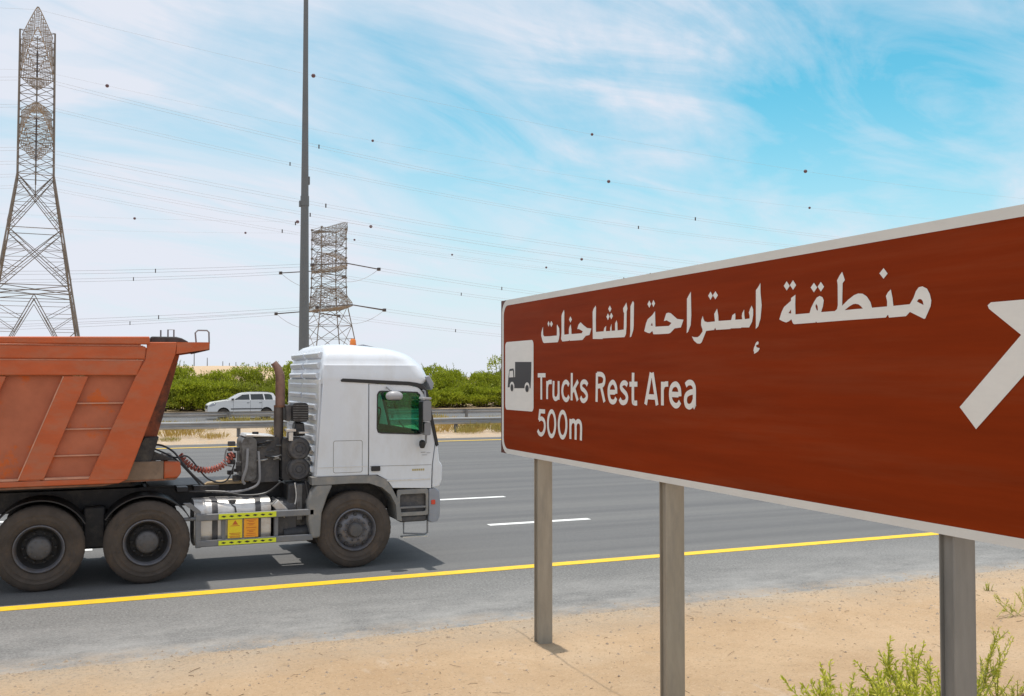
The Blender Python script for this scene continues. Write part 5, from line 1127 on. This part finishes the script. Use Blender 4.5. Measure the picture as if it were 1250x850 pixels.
# mirrors on the near side and the far side
for yy, sg in ((YN, -1), (YF, 1)):
    def yr(a, b): return (yy+sg*b, yy+sg*a) if sg < 0 else (yy+a, yy+b)
    MB().prism(rrect(4.335, 4.455, 2.06, 2.36, 0.035, 4), *yr(0.05, 0.27)).build('main_mirror', M['mirror'], TR, bevel=0.025, seg=3)
    MB().prism(rrect(4.36, 4.455, 1.86, 2.045, 0.03, 4), *yr(0.06, 0.25)).build('wide_angle_mirror', M['mirror'], TR, bevel=0.022, seg=3)
    MB().prism(rrect(4.325, 4.335, 1.90, 2.34, 0.003, 2), *yr(0.08, 0.25)).build('mirror_glass', M['black'], TR)
    MB().tube([(4.41, yy+sg*0.0, 2.50), (4.41, yy+sg*0.10, 2.49), (4.41, yy+sg*0.14, 2.36)], 0.014, 6).build('mirror_arm', M['mirror'], TR)
    MB().tube([(4.42, yy+sg*0.14, 1.88), (4.42, yy+sg*0.12, 1.75), (4.40, yy+sg*0.10, 1.70)], 0.016, 6).build('mirror_arm', M['mirror'], TR)
    MB().lathe([(-0.05, 0.0), (-0.045, 0.03), (0.0, 0.048), (0.05, 0.045), (0.07, 0.02), (0.07, 0.0)], (4.375, yy+sg*0.10, 1.715), 'z', 14).build('manoeuvring_mirror', M['black'], TR, smooth=True)
    MB().prism([(4.33, 2.372), (4.46, 2.372), (4.46, 2.402), (4.34, 2.41)], *yr(0.05, 0.27)).build('mirror_cap', M['mirror_w'], TR, bevel=0.01)
# kerb mirror hanging over the near window
km = MB(); rings = []
for zz, s_ in ((2.495, 0.30), (2.485, 0.62), (2.455, 0.92), (2.42, 1.0), (2.385, 0.9), (2.37, 0.72)):
    rings.append([(3.945+0.128*s_*math.cos(2*math.pi*i/18), YN-0.13+0.085*s_*math.sin(2*math.pi*i/18), zz) for i in range(18)])
km.loft(rings); km.build('kerb_mirror', M['mirror_w'], TR, smooth=40)
MB().lathe([(0, 0.0), (0, 0.085), (0.006, 0.088), (0.006, 0)], (3.945, YN-0.13, 2.362), 'z', 18).build('kerb_mirror_glass', M['black'], TR)
MB().tube([(3.87, YN+0.0, 2.545), (3.87, YN-0.06, 2.54), (3.90, YN-0.11, 2.50)], 0.013, 6).build('kerb_mirror_arm', M['mirror'], TR)
# badges: raised model numerals and a small maker's mark, too blurred to read in the photograph
for k in range(6): MB().box(4.255+0.032*k, 4.255+0.032*k+0.022, YN-0.0035, YN+0.001, 1.338, 1.366).build('badge', M['badge'], TR)
for a_ in ((4.385, 4.455, 1.598, 1.606), (4.47, 4.53, 1.588, 1.594), (4.40, 4.48, 1.560, 1.565)): MB().box(a_[0], a_[1], YN-0.003, YN+0.001, a_[2], a_[3]).build('badge', M['badge_g'], TR)

# ---- machinery between cab and trailer
ex = MB().tube([(2.44, 14.32, 2.28), (2.44, 14.32, 2.60), (2.435, 14.32, 2.72), (2.40, 14.33, 2.83), (2.35, 14.34, 2.90)], [0.068, 0.068, 0.066, 0.055, 0.045], 16).build('exhaust_stack', M['exhaust'], TR, smooth=True)
MB().tube([(2.42, 14.32, 1.55), (2.42, 14.32, 2.27)], 0.068, 16).build('exhaust_pipe', M['exhaust_low'], TR, smooth=True)
MB().lathe([(0, 0.069), (0, 0.078), (0.03, 0.078), (0.03, 0.069)], (2.43, 14.32, 2.265), 'z', 16).build('pipe_clamp', M['rust'], TR)
ai = MB().prism(rrect(2.575, 2.80, 2.06, 2.33, 0.05, 4), 14.10, 14.40).build('air_intake', M['black'], TR, bevel=0.02)
for k in range(7):
    z = 2.085+0.034*k; MB().prism([(2.585, z), (2.80, z-0.004), (2.80, z+0.010), (2.585, z+0.014)], 14.085, 14.099).build('intake_louvre', M['machinery'], ai)
MB().prism(rrect(2.50, 2.57, 2.07, 2.30, 0.03, 3), 14.15, 14.45).build('intake_duct', M['tank_dark'], TR, bevel=0.015)
MB().prism([(2.60, 1.86), (2.77, 1.86), (2.75, 2.05), (2.63, 2.05)], 14.15, 14.38).build('intake_neck', M['chassis'], TR, bevel=0.02)
for a_ in ((2.48, 2.62, 1.93, 1.965), (2.66, 2.80, 1.90, 1.925), (2.52, 2.58, 1.80, 1.92)): MB().prism(rrect(a_[0], a_[1], a_[2], a_[3], 0.008, 2), 14.06, 14.22).build('pipe_fitting', M['alu'], TR, bevel=0.006)
for z in (1.685, 1.40):   # two round filter canisters end-on to the road
    c = MB().lathe([(0.45, 0.0), (0.45, 0.158), (0.04, 0.158), (0.015, 0.152), (0.0, 0.135), (0.0, 0.10), (0.015, 0.095), (0.015, 0.05), (0.0, 0.04), (0.0, 0.0)], (2.665, 14.05, z), 'y', 36).build('air_tank', M['tank_dark'], TR, smooth=40)
    MB().lathe([(0.06, 0.160), (0.06, 0.166), (0.09, 0.166), (0.09, 0.160)], (2.665, 14.05, z), 'y', 36).build('tank_band', M['machinery'], c)
MB().prism(rrect(2.44, 2.56, 1.24, 1.84, 0.05, 4), 14.12, 14.55).build('tank_carrier', M['chassis'], TR, bevel=0.02)
MB().prism(rrect(2.02, 2.42, 1.22, 1.845, 0.03, 4), 14.25, 14.75).build('hydraulic_cabinet', M['tank_dark'], TR, bevel=0.02)
mb = MB().prism(rrect(1.90, 2.10, 1.25, 1.86, 0.085, 6), 14.18, 14.75).build('oil_tank', M['machinery'], TR, bevel=0.03)
MB().prism([(1.93, 1.862), (2.35, 1.85), (2.35, 1.872), (1.96, 1.90)], 14.2, 14.72).build('oil_tank_lid', M['alu'], TR, bevel=0.01)
MB().lathe([(0, 0.045), (0.035, 0.045), (0.035, 0)], (2.11, 14.4, 1.885), 'z', 12).build('oil_filler', M['black'], TR)
rg = random.Random(77)
for i in range(16):   # valve block and couplings
    x = rg.uniform(1.76, 1.92); z = rg.uniform(1.25, 1.78); y = rg.uniform(14.2, 14.6); s_ = rg.uniform(0.025, 0.06)
    MB().prism(rrect(x-s_, x+s_, z-s_*0.7, z+s_*0.7, 0.01, 2), y-0.04, y+0.05).build('valve_block', rg.choice((M['chassis'], M['machinery'], M['tank_dark'], M['machinery'])), TR, bevel=0.008)
for i in range(10):
    x = rg.uniform(2.04, 2.38); z = rg.uniform(1.5, 1.80)
    MB().tube([(x, 14.24, z), (x+rg.uniform(.04, .12), 14.19, z+rg.uniform(-.02, .03)), (x+rg.uniform(.1, .2), 14.23, z+rg.uniform(-.03, .03))], 0.012, 6).build('pipe_fitting', rg.choice((M['alu'], M['machinery'], M['hose'])), TR)
for pts, r_, mt in (
    ([(2.12, 14.17, 1.66), (2.13, 14.12, 1.42), (2.12, 14.1, 1.24), (2.02, 14.1, 1.16), (1.8, 14.1, 1.12), (1.5, 14.15, 1.13)], 0.017, 'hose_grey'),
    ([(1.97, 14.15, 1.70), (1.95, 14.1, 1.45), (1.90, 14.1, 1.28), (1.93, 14.12, 1.22)], 0.02, 'hose_grey'),
    ([(2.40, 14.0, 1.24), (2.2, 13.98, 1.10), (1.9, 13.97, 1.08), (1.6, 14.0, 1.14), (1.2, 14.1, 1.15)], 0.014, 'hose'),
    ([(1.78, 14.2, 1.70), (1.70, 14.15, 1.72), (1.67, 14.15, 1.62), (1.68, 14.15, 1.50), (1.76, 14.2, 1.46)], 0.011, 'hose_grey'),
    ([(2.75, 14.02, 1.24), (2.78, 14.0, 1.0), (2.72, 14.0, 0.75), (2.66, 14.1, 0.55)], 0.02, 'hose'),
    ([(2.60, 14.02, 1.22), (2.62, 14.0, 1.05), (2.60, 14.0, 0.92)], 0.012, 'alu')):
    MB().tube(catmull(pts, False, 5), r_, 7).build('hose', M[mt], TR, smooth=True)
MB().box(2.50, 2.84, 14.02, 14.5, 0.60, 1.21).build('engine_side', M['chassis'], TR, bevel=0.03)
MB().box(2.9, 4.3, 14.3, 15.8, 0.75, 1.29).build('engine', M['chassis'], TR, bevel=0.04)
MB().tube([(2.45, 14.05, 0.50), (2.95, 14.05, 0.55)], 0.10, 14).build('silencer', M['chassis'], TR, smooth=True)
MB().box(2.62, 2.70, 13.98, 14.2, 0.70, 1.20).build('bracket', M['machinery'], TR, bevel=0.01)
for k in range(4): MB().prism([(1.42+0.14*k, 1.197), (1.95+0.10*k, 1.197), (1.93+0.10*k, 1.235), (1.47+0.14*k, 1.23)], 14.42+0.14*k, 14.53+0.14*k).build('timber_board', M['wood'], TR, bevel=0.005)
# coiled red air hose and black lines to the trailer
path = catmull([(1.10, 14.35, 1.62), (1.20, 14.3, 1.50), (1.36, 14.25, 1.42), (1.52, 14.25, 1.42), (1.66, 14.25, 1.48), (1.80, 14.3, 1.62)], False, 6)
for off_, nm in ((0, 'coiled_hose'), (0.09, 'coiled_hose')):
    turns = 20; pts = []; NN = 330
    for i in range(NN+1):
        t = i/NN*(len(path)-1); k = min(len(path)-2, int(t)); a = Vector(path[k]); b = Vector(path[k+1]); p = a+(b-a)*(t-k); d = (b-a).normalized()
        u = d.cross(Vector((0, 1, 0))).normalized(); v = Vector((0, 1, 0)); w = 2*math.pi*turns*i/NN
        pts.append(p+Vector((0, off_, 0))+(u*math.cos(w)+v*math.sin(w))*0.036)
    MB().tube(pts, 0.0095, 5).build(nm, M['redhose'], TR, smooth=True)
for pts, r_ in (([(0.70, 14.3, 1.78), (0.85, 14.25, 1.77), (1.0, 14.2, 1.68), (1.12, 14.15, 1.52), (1.25, 14.15, 1.36), (1.40, 14.2, 1.22)], 0.014), ([(0.9, 14.3, 1.62), (1.05, 14.25, 1.60), (1.2, 14.25, 1.60), (1.45, 14.25, 1.30), (1.7, 14.3, 1.25), (1.82, 14.3, 1.5)], 0.011), ([(0.72, 14.35, 1.74), (1.0, 14.3, 1.60), (1.18, 14.25, 1.42), (1.35, 14.2, 1.22)], 0.012)):
    MB().tube(catmull(pts, False, 6), r_, 7).build('air_line', M['hose'], TR, smooth=True)

# ================================================================== ORANGE TIPPING TRAILER
TL = thing('tipper_trailer', (-4.0, 14.9, 0), 'battered orange steel tipper trailer body with slanted side ribs, running off the left edge', 'tipper trailer')
YO, YP = 13.60, 13.68       # outer rib face, recessed panel face
YO2 = 16.30
XE = -8.6                    # tail end
def zt(x): return 3.207+0.016*x if x > -1.2 else 3.188
for (ya, yb, sg) in ((YO, YP, -1), (YO2, YO2-0.08, 1)):
    def yr(a, b): # offsets measured inwards from the rib face
        return (ya+a, ya+b) if sg < 0 else (ya-b, ya-a)
    # recessed skin, each bay a panel of its own
    period = 0.925; ribw = 0.29
    slope = (0.868-0.396)/(2.711-1.448)    # x per z of the slanting posts
    zb_, zt_ = 1.42, 2.712
    tops = [-0.361-period*i for i in range(0, 9)]      # left top corner of each slanted rib
    def sl(xtop, z): return xtop-(zt_-z)*slope*1.03
    bays = []
    xr_ = 0.488
    for i, xt in enumerate(tops):
        bays.append((xt+ribw-0.003, xr_)); xr_ = xt
    for i, (xa, xb) in enumerate(bays):
        MB().prism([(sl(xa-0.04, zb_), zb_), (sl(xb+0.04, zb_), zb_), (xb+0.04, zt_), (xa-0.04, zt_)], *yr(0.082, 0.10)).build('side_panel', M['orange_panel'], TL)
        if i == 0:
            for z in (2.366, 2.043, 1.712):
                MB().prism([(sl(xa, z), z-0.010), (sl(xb, z)+0.0, z-0.010), (sl(xb, z), z+0.006), (sl(xa, z), z+0.006)], *yr(0.045, 0.0815)).build('stiffening_ledge', M['orange_edge'], TL)
        MB().prism([(sl(xa, 1.45), 1.415), (sl(xb, 1.45)+0.0, 1.415), (sl(xb, 1.45), 1.445), (sl(xa, 1.45), 1.445)], *yr(0.012, 0.0815)).build('bottom_ledge', M['orange_edge'], TL, bevel=0.004, seg=1)
    for xt in tops:
        rb = MB().prism([(sl(xt, zb_+0.0), zb_), (sl(xt, zb_)+ribw, zb_), (xt+ribw, zt_-0.004), (xt, zt_-0.004)], *yr(0.0, 0.0815)).build('slanted_rib', M['orange'], TL, bevel=0.012)
        MB().prism([(sl(xt, zb_)-0.004, zb_), (sl(xt, zb_)+0.010, zb_), (xt+0.010, zt_-0.008), (xt-0.004, zt_-0.008)], *yr(-0.0025, 0.01)).build('rib_edge_highlight', M['orange_edge'], rb)  # pale strip paints the light caught along the rib's left edge
    # front corner post, top rail in three bands, bottom rail
    MB().prism([(-0.065, 1.39), (0.40, 1.39), (0.97, 3.00), (0.985, 3.125), (0.985, 3.150), (0.614, 3.145), (0.62, 3.10), (0.60, 2.92), (0.488, 2.706)], *yr(-0.004, 0.0815)).build('front_corner_post', M['orange'], TL, bevel=0.010)
    for z0, z1, o0 in ((3.108, None, -0.035), (2.925, 3.090, -0.012), (2.716, 2.905, -0.008)):
        xr1 = 0.650 if z1 is None else 0.595 if z0 > 2.9 else 0.50
        if z1 is None: poly = [(XE, 3.09), (xr1, 3.116), (xr1, 3.217), (XE+7.4, 3.189), (XE, 3.188)]
        else: poly = [(XE, z0), (xr1, z0), (xr1+0.07 if z0 < 2.9 else xr1+0.01, z1), (XE, z1)]
        MB().prism(poly, *yr(o0, 0.12)).build('top_rail', M['orange'], TL, bevel=0.014)
    for z in (2.910, 3.094): MB().box(XE, 0.575, *yr(0.006, 0.1), z-0.006, z+0.006).build('rail_seam', M['orange_edge'], TL)
    MB().box(XE, 0.50, *yr(0.02, 0.09), 2.712, 2.718).build('rail_seam', M['rust'], TL)
    MB().prism([(XE, 1.335), (0.30, 1.345), (0.40, 1.392), (-0.02, 1.412), (XE, 1.412)], *yr(0.0, 0.14)).build('bottom_rail', M['orange'], TL, bevel=0.012)
    MB().prism([(XE, 1.300), (0.10, 1.315), (0.27, 1.342), (XE, 1.332)], *yr(0.02, 0.30)).build('underside_lip', M['rust'], TL, bevel=0.006)
    # rope hook strip and side of canopy
    MB().prism([(0.988, 3.150), (1.395, 3.153), (1.385, 3.060), (1.09, 3.012), (0.978, 2.996)], *yr(0.0, 0.06)).build('canopy_side', M['orange'], TL, bevel=0.008)
# floor, front wall and canopy
MB().prism([(XE, 1.32), (0.20, 1.33), (0.30, 1.40), (XE, 1.40)], YP+0.06, YO2-0.14).build('body_floor', M['rust'], TL)
MB().prism([(0.29, 1.40), (0.40, 1.40), (0.985, 3.10), (0.88, 3.10)], YP+0.03, YO2-0.11).build('front_wall', M['frontwall'], TL)
MB().prism([(0.46, 1.54), (0.735, 1.52), (0.765, 1.80), (0.86, 2.15), (1.07, 3.00), (0.90, 3.04)], 14.25, 15.65).build('ram_housing', M['frontwall'], TL, bevel=0.02)
MB().box(0.985, 1.375, YP-0.015, YO2-0.065, 3.100, 3.145).build('canopy_plate', M['orange'], TL, bevel=0.008)
MB().box(1.378, 1.402, YP-0.02, YO2-0.06, 3.05, 3.155).build('canopy_lip', M['rust'], TL, bevel=0.006)
MB().tube([(0.62, 14.0, 3.195), (1.02, 14.0, 3.19)], 0.001, 3).build('seam', M['black'], TL)
tp = MB().prism([(0.66, 3.150), (1.14, 3.155), (1.05, 3.205), (0.98, 3.222), (0.67, 3.222)], YO+0.06, YO+0.34).build('rolled_tarpaulin', M['tarp'], TL, bevel=0.02)
for pts, mt in (([(0.86, 14.9, 3.16), (0.86, 14.9, 3.36)], 'guard'), ([(0.96, 14.95, 3.16), (0.96, 14.95, 3.37), (1.04, 14.95, 3.37), (1.04, 14.95, 3.16)], 'guard'), ([(1.28, 14.2, 3.15), (1.265, 14.2, 3.30), (1.30, 14.2, 3.335), (1.42, 14.2, 3.335), (1.445, 14.2, 3.31), (1.45, 14.2, 3.15)], 'hose_grey')):
    MB().tube(pts, 0.012, 6).build('ladder_hoop', M[mt], TL)
MB().box(XE-0.08, XE, YP, YO2-0.08, 1.34, 3.12).build('tailgate', M['orange'], TL, bevel=0.02)
# front cross-ram box in soot-black and gooseneck
MB().prism([(0.42, 1.56), (0.70, 1.56), (0.80, 1.90), (0.62, 1.90)], 14.0, 14.24).build('ram_bracket', M['chassis'], TL, bevel=0.01)
MB().tube([(0.60, 14.95, 1.45), (0.82, 14.95, 2.6)], 0.11, 16).build('hydraulic_ram', M['chassis'], TL, smooth=True)
MB().prism([(0.36, 1.585), (0.86, 1.575), (0.86, 1.345), (0.30, 1.335)], 13.98, 14.10).build('gooseneck_beam', M['goose'], TL, bevel=0.01)
MB().prism([(0.862, 1.572), (1.07, 1.562), (1.085, 1.42), (1.04, 1.35), (0.862, 1.345)], 13.975, 14.105).build('gooseneck_end', M['orange'], TL, bevel=0.02, label='orange painted end of the gooseneck beam')
MB().prism([(0.30, 1.335), (1.04, 1.35), (1.0, 1.325), (0.28, 1.315)], 13.98, 15.9).build('gooseneck_plate', M['rust'], TL)
MB().box(0.93, 1.06, 14.11, 15.79, 1.36, 1.56).build('cross_beam', M['goose'], TL, bevel=0.01)
MB().prism([(0.36, 1.585), (0.86, 1.575), (0.86, 1.345), (0.30, 1.335)], 15.80, 15.92).build('gooseneck_beam', M['goose'], TL, bevel=0.01)
MB().prism([(0.70, 1.72), (0.98, 1.60), (1.02, 1.58), (0.62, 1.58), (0.60, 1.74)], 14.12, 14.16).build('ram_pivot', M['chassis'], TL, bevel=0.006)
for y in (14.5, 15.5): MB().box(XE+0.2, 0.45, y, y+0.12, 1.21, 1.315).build('trailer_frame', M['chassis'], TL)
for y in (14.55, 15.45): MB().box(-3.2, -3.05, y, y+0.12, 0.2, 1.21).build('landing_leg', M['guard'], TL)
for x in (-7.9, -6.7, -5.5):
    for y, sg in ((YN, 1), (YF, -1)): wheel_set(x, y, WR, TL, 'rear', sg)
    MB().tube([(x, YN+0.1, WR), (x, YF-0.1, WR)], 0.08, 10).build('trailer_axle', M['chassis'], TL)
MB().box(-8.3, -5.1, 14.45, 15.7, 0.7, 1.21).build('bogie_frame', M['chassis'], TL)
